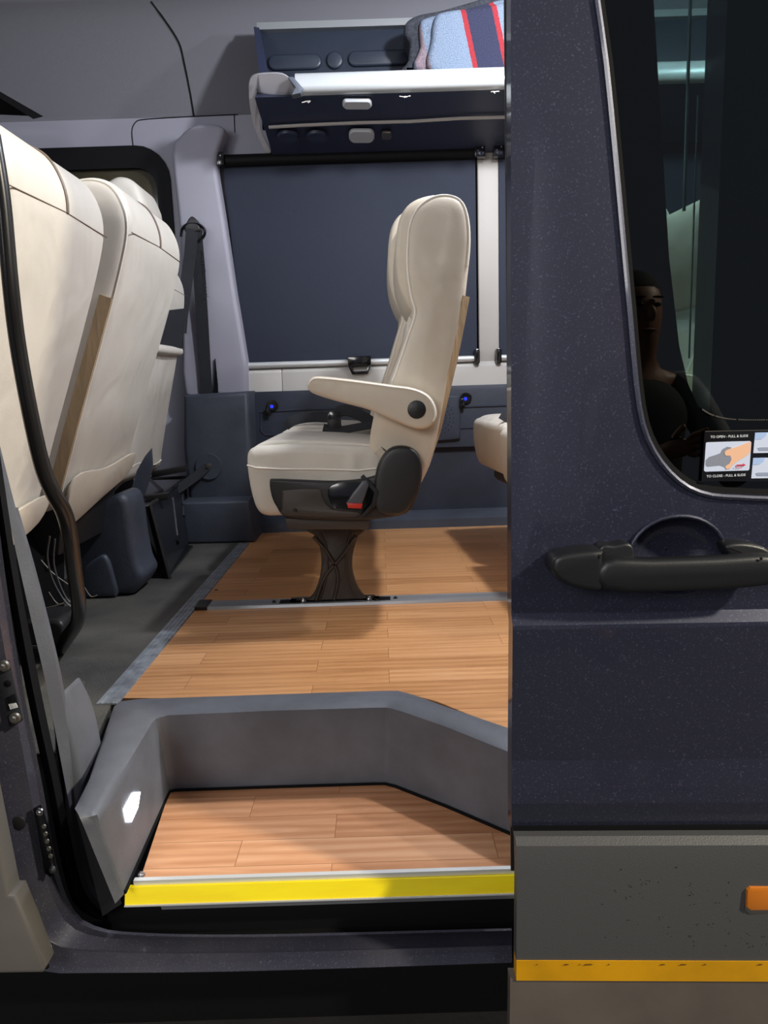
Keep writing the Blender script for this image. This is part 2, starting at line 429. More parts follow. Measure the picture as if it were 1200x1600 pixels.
# cab window: dark frame and glass
wm = MB(); outr = rrect(ccx, ccz, 1.04, 0.88, 0.13, 6); inr = rrect(ccx, ccz-0.01, 0.93, 0.73, 0.08, 6)
V, Fc = sheet(outr, [inr], 0.2, lambda u, v: (u, WY-0.012, v), 0.03); struct(mk('window_2', V, Fc, black), 'cab side window with wide black surround')
olive = mat('olive_dark_glass', (62, 58, 46), 0.1, rgb2=(84, 76, 58), vscale=4, coat=0.3)
V, Fc = sheet(inr, [], 0.5, lambda u, v: (u, WY+0.012, v), 0.004)
g = mk('pane', V, Fc, olive, None); struct(g); g.name = 'window_3'; g['label'] = 'dim olive cab window pane with the yard beyond'
# body windows behind the blinds
for k, hx in ((4, -0.085), (5, 1.03)):
    V, Fc = sheet(rrect(hx, 1.09, 1.02, 0.82, 0.05), [], 0.5, lambda u, v: (u, WY+0.02, v), 0.004)
    struct(mk('window_%d' % k, V, Fc, gloss_black), 'side window glass behind a roller blind')
# window surrounds (white pillar, beige ledge)
tr = MB()
p0 = at(746, 300, 3.17); p1 = at(779, 300, 3.17)
tr.add(*pillow([(p0.x, 0.66), (p1.x, 0.66), (p1.x, 1.60), (p0.x, 1.60)], 3.165, 3.21, 0.006, 3))
struct(tr.build('trim_2', beige2), 'beige pillar between the two blinds')
tr = MB(); a = at(600, 573, 3.16); b_ = at(600, 606, 3.16)
zl0, zl1 = b_.z, a.z
for x0, x1 in ((-0.60, at(442, 600, 3.16).x-0.001), (at(442, 600, 3.16).x+0.001, 2.5)):
    tr.add(*pillow([(3.14, zl0), (3.215, zl0), (3.215, zl1+0.012), (3.165, zl1+0.010), (3.142, zl1-0.01)], x0, x1, 0.002, 2, lambda u, v, w: (w, u, v)))
struct(tr.build('trim_3', beige), 'pale beige ledge under the blinds')
# dark lower wall panel
V, Fc = pillow([(3.150, 0.0), (3.22, 0.0), (3.22, zl0), (3.135, zl0), (3.128, zl0-0.02), (3.128, 0.33), (3.15, 0.31)], -0.56, 2.5, 0.003, 2, lambda u, v, w: (w, u, v))
struct(mk('trim_4', V, Fc, panelmat), 'dark blue-grey lower wall panel')
lw = MB(); YL = 3.127
kick_t, kick_b = at(600, 786, 3.1).z, at(600, 812, 3.05).z
lw.add(*pillow([(3.05, 0.0), (3.15, 0.0), (3.15, 0.06), (3.09, 0.055), (3.055, 0.035)], -0.55, 2.5, 0.003, 2, lambda u, v, w: (w, u, v)))
struct(lw.build('baseboard_back', bluedark), 'dark kick strip along the far wall')
# moulded recess lines on the lower wall panel
def frame_line(pts, Y, r): 
    P = [Vector((x, Y, z)) for x, z in XZ(pts, Y)]; return tube(P, r, 6)
mm = MB()
mm.add(*frame_line([(405, 644), (470, 640), (582, 637)], YL, 0.004)); mm.add(*frame_line([(690, 637), (800, 633)], YL, 0.004))
mm.add(*frame_line([(408, 646), (407, 672), (414, 680), (560, 676)], YL, 0.003)); mm.add(*frame_line([(720, 669), (800, 666)], YL, 0.003))
struct(mm.build('trim_5', panelmat), 'moulded ribs of the lower wall panel')
# seams of the headliner
def seamline(pts, r=0.0028, n=6):
    Q = cr([Vector((a, b, 0)) for a, b in pts], n, False)
    return [at_wall(q.x, q.y, 0.001) for q in Q]
sm = MB(); 
sm.add(*tube(seamline([(236, 2), (262, 38), (280, 68), (288, 100), (297, 145), (303, 182)]), 0.0035, 6))
struct(sm.build('trim_6', seam_dark if False else black), 'dark joint in the headliner')
sm = MB(); sm.add(*tube(seamline([(208, 228), (206, 205), (211, 192), (222, 187), (262, 184), (303, 182), (345, 180), (372, 179)]), 0.002, 6))
sm.add(*tube(seamline([(366, 180), (367, 207)]), 0.002, 6))
struct(sm.build('trim_7', rubber_black), 'joint above the pillar cover')
# pillar cover (light) beside the blind
pc = XZ(cr([(268, 240), (280, 212), (300, 196), (330, 192), (350, 200), (344, 222), (337, 255), (348, 330), (366, 450), (387, 612), (335, 615), (288, 616), (284, 480), (280, 360)], 3), 3.10)
V, Fc = pillow(pc, 3.10, 3.19, 0.018, 5)
struct(mk('trim_8', V, Fc, lavender), 'light grey pillar cover carrying the seat belt')
# dark lower pillar
lo = XZ([(286, 617), (388, 611), (391, 700), (396, 790), (296, 792), (286, 700)], 2.98)
V, Fc = pillow(cr(lo, 1), 2.98, 3.19, 0.02, 4); struct(mk('trim_9', V, Fc, bluedark), 'dark lower pillar cover')
bt = [atz(296, 851, 0), atz(396, 850, 0)]; YB = bt[0].y
zt = 0.17
V, Fc = pillow([(bt[0].x-0.02, 0), (bt[1].x, 0), (bt[1].x-0.012, zt), (bt[0].x-0.02, zt)], YB, 3.19, 0.015, 4)
struct(mk('trim_10', V, Fc, bluedark), 'dark footing of the pillar')
# retractor hole
c = at(326, 729, 2.975); t_ = thing('belt_anchor_cup', 'round recessed belt bolt cup low on the dark pillar', 'fitting', tuple(c))
ring = MB().add(*tube([c+Vector((0, 0.012, 0)), c+Vector((0, -0.004, 0)), c+Vector((0, -0.002, 0)), c+Vector((0, 0.012, 0))], [0.056, 0.052, 0.044, 0.040], 28, False)); ring.build('rim', bluedark, t_)
MB().add(*disc(c+Vector((0, 0.004, 0)), 0.046, 0, (0, -1, 0), 0.001, 28)).build('recess', blackplastic, t_)
screw('bolt', c+Vector((0.0, -0.004, 0.002)), (0, -1, 0), 0.013, t_)
arm = [c+Vector((-0.005, -0.004, 0)), at(305, 745, 2.95), at(272, 768, 2.85)]
MB().add(*strap(arm, (0, 0.3, 1), 0.035, 0.004)).build('strap', belt, t_)
# overhead cab storage at the upper left
cs = MB(); 
q = [atx(-30, 128, -1.25), atx(0, 143, -1.25), atx(68, 182, -1.22), atx(52, 186, -1.22), atx(0, 153, -1.25), atx(-30, 140, -1.25)]
cs.add(*loft([[q[0], q[1], q[2]], [q[5], q[4], q[3]]]))
cs.add(*loft([[q[0], q[1], q[2]], [p+Vector((-0.3, 0, 0.02)) for p in q[:3]]]))
struct(cs.build('trim_11', rubber_black), 'dark edge of the overhead cab shelf')

# ---- aluminium strips and seat rail on the floor
b = MB(); b.add(*pillow([(-0.575, 0.0), (-0.531, 0.0), (-0.533, 0.004), (-0.573, 0.004)], 1.36, 2.84, 0.0005, 1, fXZ))
for k in range(3): b.add(*box(-0.566+k*0.011, -0.563+k*0.011, 1.36, 2.83, 0.004, 0.0052, 0.0004))
struct(b.build('trim_12', alu2), 'ribbed aluminium strip between rubber and laminate')
t_ = thing('seat_rail', 'aluminium seat rail crossing the laminate floor under the seat pedestal', 'rail', (0, 2.0, 0))
b = MB(); b.add(*pillow([(1.972, 0), (2.035, 0), (2.033, 0.008), (1.974, 0.008)], -0.50, 2.4, 0.001, 1, lambda u, v, w: (w, u, v))); b.build('track', alu, t_)
b = MB(); b.add(*box(-0.532, -0.498, 1.968, 2.039, 0, 0.011, 0.002)); b.build('end_cap', blackplastic, t_)
for xa, xb in ((at(437, 940, 2).x, at(470, 940, 2).x), (at(585, 938, 2).x, at(610, 938, 2).x)): MB().add(*box(xa, xb, 1.985, 2.020, 0.0083, 0.0088, 0.0002)).build('slot', black, t_)
for px in (428, 578, 618): b = screw('screw', Vector((at(px, 940, 2).x, 2.0, 0.008)), (0, 0, 1), 0.006, t_, blackplastic)
for i, (px, py) in enumerate(((371, 871), (338, 922))):
    o = MB().add(*disc(atz(px, py, 0.0005), 0.006, 0, (0, 0, 1), 0.002, 12)).build('floor_screw', seam_dark)
    tag(o, 'small screw head in laminate, %s the seat rail end' % ('far behind' if i == 0 else 'just behind'), 'screw')

# ================================================================== STEP WELL
TZ = -0.15
st = thing('entry_step', 'moulded dark grey step well with laminate tread and yellow nosing', 'step', (-0.1, 1.2, TZ))
LZ = 0.012
def PZ(l, z): return [atz(a, b, z) for a, b in l]
outer = PZ([(116, 1262), (139, 1215), (178, 1102), (186, 1094), (215, 1090), (420, 1083), (600, 1077), (622, 1077), (645, 1083), (700, 1103), (800, 1137)], LZ)
outer2 = [p+Vector((0, 0, -LZ-0.002)) for p in outer]
inner = PZ([(124, 1275), (150, 1268), (236, 1126), (243, 1118), (262, 1113), (420, 1106), (590, 1101), (606, 1101), (625, 1106), (700, 1132), (800, 1172)], LZ)
outer.append(Vector((0.75, 1.0, LZ))); inner.append(Vector((0.73, 0.94, LZ))); outer2.append(Vector((0.75, 1.0, -0.002)))
floorline = PZ([(180, 1412), (196, 1395), (262, 1245), (266, 1238), (276, 1236), (420, 1231), (588, 1226), (602, 1226), (618, 1230), (700, 1262), (800, 1305)], TZ)
floorline.append(Vector((0.72, 0.9, TZ)))
def dens(l, n=3):
    out = []
    for i in range(len(l)-1):
        for k in range(n): out.append(Vector(l[i]).lerp(Vector(l[i+1]), k/n))
    out.append(Vector(l[-1])); return out
lip = [i+(f-i)*0.07+Vector((0, 0, 0.004)) for i, f in zip(inner, floorline)]
inn2 = [i+(o-i)*0.16 for i, o in zip(inner, outer)]
mid = [i+(o-i)*0.9 for i, o in zip(inner, outer)]
lines = [outer2, [o+Vector((0, 0, -0.003)) for o in outer], mid, inn2, [i+(f-i)*0.03+Vector((0, 0, -0.001)) for i, f in zip(inner, floorline)], [i+(f-i)*0.12 for i, f in zip(inner, floorline)], floorline]
mk('well_surround', *loft([dens(l) for l in lines]), stepmat, st, ang=55)
# dark front end of the left wall
e = MB(); e.add(*hexa([at(160, 1432, 1.035), at(190, 1412, 1.02), at(192, 1408, 1.09), at(165, 1425, 1.09)], [at(118, 1268, 1.035), at(137, 1266, 1.02), at(145, 1262, 1.10), at(122, 1262, 1.10)]))
e.build('end_piece', blackplastic, st)
tread = [p+Vector((0, 0, 0.004)) for p in floorline]
t0 = atz(207, 1374, TZ+0.004); YN = 1.035
P = [(p.x, p.y) for p in floorline[1:]]; 
P = [(-0.398, YN)] + [q for q in P if q[1] > YN] + [(0.42, YN)]
mk('tread', *pillow(P, TZ-0.02, TZ+0.002, 0.001, 1, fXY), woodstep, st)
mk('gasket', *tube([Vector((p.x, p.y-0.003, TZ+0.003)) for p in floorline[1:]], 0.0035, 6), rubber_black, st)
# nosing
ys = YN
na = at(188, 1378, ys); nb = at(188, 1410, ys-0.012)
zt_ = TZ+0.004; hn = 0.033
prof = [(ys+0.006, zt_), (ys-0.002, zt_+0.001), (ys-0.002, zt_-0.004)]
xl = -0.418; xr = 0.75
mk('edge_trim', *pillow([(ys-0.004, zt_-0.008), (ys+0.004, zt_-0.008), (ys+0.004, zt_+0.002), (ys-0.004, zt_+0.002)], xl+0.012, xr, 0.001, 1, lambda u, v, w: (w, u, v)), alub, st)
mk('nosing', *pillow([(ys-0.016, zt_-0.030), (ys+0.002, zt_-0.030), (ys-0.002, zt_-0.006), (ys-0.008, zt_-0.006)], xl, xr, 0.001, 1, lambda u, v, w: (w, u, v)), yellow, st)
mk('bottom_rail', *pillow([(ys-0.012, zt_-0.043), (ys+0.01, zt_-0.043), (ys+0.002, zt_-0.031), (ys-0.018, zt_-0.031)], xl+0.055, xr, 0.001, 1, lambda u, v, w: (w, u, v)), alu, st)
mk('bottom_strip', *pillow([(ys-0.018, zt_-0.0325), (ys+0.002, zt_-0.0325), (ys+0.002, zt_-0.030), (ys-0.018, zt_-0.030)], xl, xr, 0.0005, 1, lambda u, v, w: (w, u, v)), alub, st)
screw('screw', atz(221, 1368, TZ+0.004), (0, 0, 1), 0.006, st, chrome)
# step lamp on the left wall: find the wall plane
wa, wb, wc = inner[2], floorline[2], floorline[1]
nrmw = (wb-wa).cross(wc-wa).normalized()
if nrmw.x < 0: nrmw = -nrmw
def onplane(px, py, p0, n, lift=0.0):
    d = ray(px, py); t = (p0-CAM).dot(n)/d.dot(n); return CAM+d*t+n*lift
lm = [onplane(a, b, wa, nrmw, 0.003) for a, b in ((196, 1264), (207, 1243), (216, 1242), (213, 1262), (205, 1280), (199, 1280))]
cc = sum(lm, Vector())/len(lm)
mk('step_lamp', *( [cc+(p-cc)*1.25 for p in [q-nrmw*0.0015 for q in lm]]+lm, [tuple(range(6)), tuple(range(6, 12))]+[(i, (i+1) % 6, 6+(i+1) % 6, 6+i) for i in range(6)]), ledwhite, st)

# ---- dark gap and sill
struct(MB().add(*box(-0.46, 0.8, 1.06, 1.11, -0.40, TZ-0.03, 0.002)).build('trim_13', black), 'black cavity below the step')
# door jamb and sill: ribbons that follow the opening
def ribbon(lines, n=26):
    L2 = []
    for l in lines:
        P = cr([Vector((a, b, 0)) for a, b, _ in l], 6, False); Ys = cr([Vector((y, 0, 0)) for _, _, y in l], 6, False)
        W3 = [at(p.x, p.y, y.x) for p, y in zip(P, Ys)]
        L2.append(resample(W3, n))
    return L2
def rib(lines, n=40): return loft(ribbon(lines, n))
A = lambda pts, y: [(a, b, y) for a, b in pts]
seal_in = [(10, 780), (36, 900), (68, 1060), (96, 1200), (122, 1340), (140, 1395), (166, 1426)]
trim_r = [(28, 793), (60, 905), (97, 1060), (116, 1190), (122, 1290), (140, 1370), (165, 1418)]
V, Fc = rib([A(trim_r, 1.13), A([(24, 793), (56, 905), (92, 1060), (112, 1190), (119, 1290), (137, 1370), (164, 1420)], 1.10), A([(-14, 640), (8, 780), (40, 930), (72, 1070), (100, 1215), (124, 1340), (141, 1392), (166, 1424)], 1.085)])
struct(mk('trim_14', V, Fc, stepmat), 'grey trim strip edging the door opening')
V, Fc = rib([A([(-20, 560), (-4, 680), (26, 880), (60, 1060), (92, 1215), (118, 1345), (136, 1400), (168, 1432)], 1.08), A([(-24, 590), (-10, 700), (18, 890), (50, 1070), (82, 1220), (108, 1352), (128, 1410), (168, 1438)], 1.055), A([(-30, 600), (-18, 720), (8, 900), (40, 1075), (72, 1225), (98, 1358), (120, 1418), (170, 1442)], 1.07)])
struct(mk('trim_15', V, Fc, rubber_black), 'black rubber door seal')
P1 = [(-60, 60), (-40, 400), (-14, 700), (8, 890), (36, 1070), (66, 1220), (90, 1352), (116, 1420), (150, 1446), (215, 1456), (400, 1459), (800, 1449)]
P2 = [(-86, 60), (-66, 430), (-40, 760), (-8, 930), (22, 1100), (46, 1230), (66, 1350), (92, 1424), (126, 1456), (200, 1468), (400, 1471), (800, 1461)]
P3 = [(-140, 60), (-116, 500), (-90, 900), (-50, 1060), (-20, 1180), (2, 1280), (24, 1370), (52, 1440), (90, 1476), (170, 1486), (400, 1487), (800, 1476)]
P4 = [(-190, 60), (-150, 560), (-120, 980), (-80, 1120), (-50, 1240), (-25, 1330), (0, 1400), (34, 1466), (74, 1500), (150, 1504), (400, 1502), (800, 1491)]
P5 = [(-215, 60), (-162, 600), (-130, 1020), (-90, 1160), (-60, 1270), (-34, 1360), (-8, 1430), (32, 1494), (72, 1518), (150, 1520), (400, 1517), (800, 1504)]
jl = [A(P1, 1.075), A([(a-1, b+1) for a, b in P1], 1.035), A([(a*0.6+c*0.4, b*0.6+d*0.4) for (a, b), (c, d) in zip(P1, P2)], 1.032), A(P2, 1.015), A(P3, 0.995), A([(a, b+2) for a, b in P3], 0.983), A(P4, 0.98), A(P5, 0.975), A([(a, b+1) for a, b in P5], 1.02)]
V, Fc = rib(jl, 90)
struct(mk('trim_16', V, Fc, jambpaint, ang=30), 'painted door jamb sweeping down into the sill')
struct(MB().add(*box(0.26, 2.6, 0.985, 1.04, -0.33, -0.21, 0.01)).build('trim_17', jambpaint), 'rear body sill behind the open door')
struct(MB().add(*box(-2.5, 2.5, 1.05, 1.10, -0.42, -0.26, 0.01)).build('trim_18', black), 'underbody')
# interior bulge of the front pillar
V, Fc = pillow(XZ(cr([(100, 1085), (112, 1092), (128, 1130), (140, 1185), (142, 1215), (132, 1262), (108, 1262), (100, 1200)], 4), 1.14), 1.10, 1.2, 0.012, 4)
struct(mk('trim_19', V, Fc, stepmat), 'bulging pillar foot beside the step')
# front door corner bottom left
fd = XZ([(-900, 700), (-100, 700), (-70, 950), (-30, 1180), (-8, 1290), (14, 1398), (24, 1398), (46, 1450), (70, 1514), (66, 1522), (-60, 1524), (-900, 1524)], 0.93)
t_ = MB().add(*pillow(fd, 0.93, 0.965, 0.006, 3)).build('door_1', doorgrey); struct(t_, 'grey lower corner of the front passenger door')
struct(mk('trim_20', *tube([at(a, b, 0.945) for a, b in [(-20, 1250), (10, 1385), (30, 1400), (50, 1450), (74, 1512)]], 0.0035, 6), rubber_black), 'rubber edge of the front door')

# latch hardware on the jamb
def plate(px_pts, Y, t=0.004): return pillow(XZ(px_pts, Y), Y-t, Y, 0.0012, 2)
def patY(px, py):  # approximate jamb depth
    return 1.012
t_ = thing('latch_plate', 'upper metal latch plate with two round bolts on the door jamb', 'latch', tuple(at(12, 1075, 1.0)))
MB().add(*plate([(-6, 1038), (16, 1030), (38, 1124), (17, 1138)], 1.003)).build('plate', mat('grey_latch_metal', (64, 66, 72), 0.4, metal=0.5), t_)
for q in ((7, 1040), (24, 1121)): screw('bolt', at(q[0], q[1], 0.998), (0, -1, 0), 0.0085, t_)
MB().add(*disc(at(12, 1068, 0.9985), 0.005, 0, (0, -1, 0), 0.001, 16)).build('hole', black, t_)
MB().add(*plate([(10, 1090), (23, 1084), (28, 1104), (16, 1108)], 0.998, 0.001)).build('slot', black, t_)
MB().add(*plate([(14, 1100), (25, 1098), (28, 1105), (17, 1108)], 0.9965, 0.001)).build('catch', alub, t_)
t_ = thing('contact_plate', 'lower slim black contact strip with metal pads between two screws', 'latch', tuple(at(72, 1310, 1.0)))
MB().add(*plate([(53, 1262), (64, 1256), (72, 1278), (88, 1355), (80, 1369), (72, 1362)], 1.005)).build('plate', gloss_black, t_)
for q in ((63, 1268), (83, 1358)): screw('screw', at(q[0], q[1], 1.0), (0, -1, 0), 0.006, t_, chrome)
for k in range(5): MB().add(*disc(at(69+k*2.6, 1291+k*11.5, 1.0), 0.0036, 0, (0, -1, 0), 0.002, 12)).build('contact_pad', steel, t_)
o = MB().add(*disc(at(29, 1286, 1.003), 0.011, 0, (0, -1, 0), 0.002, 22)).build('grommet', blackplastic); tag(o, 'round black grommet plug in the jamb left of the contact strip', 'plug')

# ================================================================== SEATS
def seam(points, r, m, parent, name='piping'): return mk(name, *tube(points, r, 6), m, parent)
def double_seat():
    YN_, W1 = 1.80, 0.44
    t = thing('double_seat', 'cream leather double seat facing left on a dark pedestal', 'seat', (-0.13, 2.0, 0), 'cream double seats facing forward')
    back_px = [(592, 722), (578, 706), (582, 660), (598, 622), (617, 575), (634, 525), (645, 490), (640, 466), (634, 430), (633, 390), (637, 350), (650, 322), (672, 305), (698, 300), (722, 309), (734, 335), (737, 380), (731, 440), (724, 500), (712, 560), (699, 620), (684, 690), (668, 738), (645, 772), (612, 764)]
    B = cr(XZ(back_px, YN_), 5)
    for y0, dx, nm in ((YN_, 0, 'backrest'), (YN_+0.465, -0.012, 'backrest')):
        Q = [(x+dx, z if dx == 0 or z < 0.5 else 0.5+(z-0.5)*1.14) for x, z in B]
        bk = mk(nm, *pillow(Q, y0, y0+W1, 0.022, 5, bulge=0.002, ci=0.032), leather2, t)
        ins = inset(Q, 0.006)
        seg = [Vector((p[0], y0+0.006, p[1])) for p in ins]
        n = len(seg); 
        # piping follows the front edge and the crown (points 20..85 of the outline)
        seam(seg[18:84], 0.0026, piping, bk)
        seg2 = [Vector((p[0], y0+W1-0.006, p[1])) for p in ins]; seam(seg2[18:84], 0.0026, piping, bk)
        # headrest pad bulging forward
        hp = [(x+dx, z) for x, z in cr(XZ([(645, 488), (633, 470), (622, 440), (618, 400), (622, 350), (636, 322), (660, 308), (690, 306), (700, 330), (690, 400), (670, 460), (655, 488)], YN_+0.05), 4)]
        if dx: hp = [(x, 0.5+(z-0.5)*1.14) for x, z in hp]
        mk('headrest', *pillow(hp, y0+0.035, y0+W1-0.035, 0.02, 4, bulge=0.002, ci=0.026), leather2, t)
        lz = [(x+dx, z) for x, z in cr(XZ([(648, 492), (640, 530), (620, 585), (600, 635), (586, 680), (588, 715), (605, 715), (640, 600), (660, 520)], YN_+0.04), 4)]
        mk('lumbar_pad', *pillow([(x-0.012, z) for x, z in lz], y0+0.05, y0+W1-0.05, 0.02, 4), leather, t)
    # zip edge along the lower back of the near side
    zp = XZ([(729, 462), (722, 500), (710, 562), (696, 620), (683, 676), (668, 720)], YN_)
    l1 = [Vector((x-0.003, YN_+0.004, z)) for x, z in zp]; l2 = [Vector((x+0.0025, YN_+0.016, z)) for x, z in zp]
    mk('zip_strip', *strap([(a+b)/2 for a, b in zip(l1, l2)], (1, 0.6, 0), 0.020, 0.002), zipper, t)
    # cushions
    cush = [(384, 724), (386, 707), (398, 699), (425, 697), (470, 695), (530, 697), (590, 702), (604, 735), (604, 775), (590, 800), (520, 806), (440, 808), (412, 807), (399, 796), (391, 772), (386, 745)]
    C1 = cr(XZ(cush, YN_), 4)
    c1 = mk('seat_cushion', *pillow(C1, YN_+0.004, YN_+W1, 0.022, 5), leather, t)
    spx = XZ([(386, 727), (400, 731), (440, 733), (500, 733), (560, 735), (588, 732)], YN_+0.002)
    seam([Vector((x, YN_+0.001, z)) for x, z in spx], 0.0022, piping, c1)
    C2 = [(x+0.02, z+0.012) for x, z in C1]
    c2 = mk('seat_cushion', *pillow(C2, YN_+0.465, YN_+0.465+W1, 0.022, 5), leather, t)
    # tops with a raised front roll and a centre channel
    for y0, z0, dx in ((YN_, 0, 0), (YN_+0.465, 0.012, 0.02)):
        pad = cr(XZ([(392, 712), (400, 696), (430, 690), (480, 690), (540, 693), (592, 700), (592, 716), (480, 712)], YN_), 4)
        mk('seat_pad', *pillow([(x+dx, z+z0) for x, z in pad], y0+0.04, y0+W1-0.03, 0.008, 4), leather, t)
    # side cover
    cov = XZ(cr([(421, 752), (428, 749), (460, 750), (524, 752), (570, 748), (600, 740), (640, 745), (655, 760), (648, 785), (634, 803), (600, 810), (561, 813), (500, 812), (447, 808), (432, 792), (424, 775)], 3), YN_-0.012)
    sc = mk('side_cover', *pillow(cov, YN_-0.014, YN_+0.03, 0.006, 3), blackplastic, t)
    ip = XZ(cr([(441, 770), (446, 766), (498, 764), (503, 775), (518, 796), (556, 799), (553, 808), (448, 806), (441, 795)], 2), YN_-0.017)
    mk('inner_plate', *pillow(ip, YN_-0.017, YN_-0.010, 0.002, 2), darkplastic, sc)
    screw('screw', at(461, 797, YN_-0.018), (0, -1, 0), 0.005, sc, blackplastic)
    rec = XZ(cr([(588, 735), (600, 710), (617, 698), (640, 699), (655, 712), (660, 735), (656, 765), (646, 785), (632, 802), (612, 806), (590, 800), (584, 775)], 4), YN_-0.03)
    mk('recliner_cover', *pillow(rec, YN_-0.032, YN_+0.02, 0.010, 4, bulge=0.001, ci=0.02), blackplastic, t)
    mk('bezel', *pillow(XZ(cr([(512, 765), (540, 752), (586, 757), (590, 775), (575, 800), (545, 800), (522, 795)], 3), YN_-0.018), YN_-0.018, YN_-0.012, 0.002, 2), gloss_black, sc)
    # buckle
    bk = mk('buckle', *pillow(XZ([(541, 786), (548, 776), (566, 752), (573, 750), (577, 756), (566, 786), (560, 790), (545, 790)], YN_-0.03), YN_-0.040, YN_-0.020, 0.003, 3), mat('grey_buckle', (78, 80, 86), 0.35), t)
    mk('release_button', *pillow(XZ([(542, 785), (567, 786), (565, 794), (544, 793)], YN_-0.032), YN_-0.042, YN_-0.022, 0.002, 2), redmat, bk)
    mk('stalk', *strap([at(566, 744, YN_-0.02), at(573, 752, YN_-0.03), at(588, 768, YN_-0.034), at(583, 790, YN_-0.03), at(565, 806, YN_-0.02)], (0.7, 0, 0.7), 0.010, 0.003), belt, bk)
    # armrest
    ar = XZ(cr([(480, 600), (486, 591), (500, 588), (550, 593), (610, 601), (645, 606), (668, 616), (680, 632), (683, 650), (677, 663), (664, 670), (645, 669), (610, 655), (575, 640), (530, 628), (494, 617), (482, 609)], 4), YN_-0.055)
    am = mk('armrest', *pillow(ar, YN_-0.058, YN_-0.006, 0.010, 4), leather2, t)
    ai = inset(ar, 0.005); seg = [Vector((p[0], YN_-0.0575, p[1])) for p in ai]; seam(seg[0:36], 0.0016, piping, am)
    top = [Vector((p[0], YN_-0.032, p[1])) for p in inset(ar, 0.0035)[4:32]]
    mk('top_highlight', *strap(top, (0, 1, 0), 0.038, 0.004), piping, am)  # paler strip paints the highlight along the upper edge of the armrest
    mk('pivot_cap', *disc(at(651, 640, YN_-0.058), 0.0215, 0, (0, -1, 0), 0.003, 28), blackplastic, am)
    # base plate and pedestal
    mk('base_plate', *pillow(XZ([(445, 810), (577, 810), (577, 824), (572, 828), (452, 828), (446, 822)], YN_+0.01), YN_+0.012, YN_+0.85, 0.004, 2), darkplastic, t)
    Yp = 1.99
    for yy in (Yp,):
        pp = [(478, 826), (566, 826), (560, 838), (553, 858), (550, 880), (552, 900), (560, 922), (572, 938), (584, 946), (584, 951), (462, 953), (462, 948), (480, 944), (492, 925), (500, 900), (502, 878), (500, 858), (494, 838)]
        P_ = XZ(pp, Yp)
        P_ = [(x, max(z, 0.010)) for x, z in P_]
        pd = mk('pedestal', *pillow(cr(P_, 2), yy, yy+0.035, 0.004, 2), pedmat, t)
        for s in (0, 1):
            a = [(490, 838), (515, 868), (528, 900), (522, 940)] if s else [(556, 838), (535, 868), (508, 900), (494, 938)]
            pt = [Vector((x, yy-0.002, max(z, .014))) for x, z in XZ(a, Yp)]
            mk('rib', *tube(cr(pt, 5, False), 0.0055, 6), pedmat, pd)
        for s in ([(500, 832), (512, 862), (510, 900), (500, 938)], [(548, 832), (541, 862), (544, 900), (556, 934)]):
            pt = [Vector((x, yy-0.001, max(z, .014))) for x, z in XZ(s, Yp)]
            mk('rib', *tube(cr(pt, 5, False), 0.003, 6), pedmat, pd)
        for q in (474, 577):
            cx = at(q, 940, Yp).x
            screw('bolt', Vector((cx, yy+0.005, 0.010)), (0, 0, 1), 0.010, pd, chrome)
    # lap belt lying on the cushions
    Yb = 2.30
    zc = 0.505
    def onc(px, py, z): p = atz(px, py, z); return p
    pth = [(450, 668, .47), (462, 655, .49), (485, 650, .50), (512, 652, .505)]
    lb = [at(a, b, 2.32) for a, b in ((447, 668), (456, 658), (480, 652), (512, 652), (528, 656))]
    b_ = mk('lap_belt', *strap(cr(lb, 4, False), (0, 0.6, 1), 0.036, 0.002), belt, t)
    lb2 = [at(a, b, 2.26) for a, b in ((520, 652), (535, 641), (555, 645), (575, 656), (586, 664))]
    mk('lap_belt', *strap(cr(lb2, 4, False), (0, 0.5, 1), 0.036, 0.002), belt, t)
    lb3 = [at(a, b, 2.2) for a, b in ((505, 668), (530, 672), (556, 668), (580, 664))]
    mk('lap_belt', *strap(cr(lb3, 4, False), (0, 0.8, 1), 0.026, 0.002), belt, t)
    mk('tongue', *pillow(XZ([(512, 648), (516, 642), (532, 644), (534, 666), (530, 670), (512, 668)], 2.22), 2.20, 2.225, 0.003, 2), gloss_black, b_)
    return t
seat = double_seat()
# the row behind, mostly hidden by the sliding door
seat2 = copy_tree(seat); seat2.location = (seat.location.x+0.705, 2.02, 0); seat2.rotation_euler.z = radians(5)
seat['label'] = 'whole cream double seat in mid cabin with armrest, on dark pedestal'
seat2['label'] = 'cream double seat showing only its cushion front at the door edge'

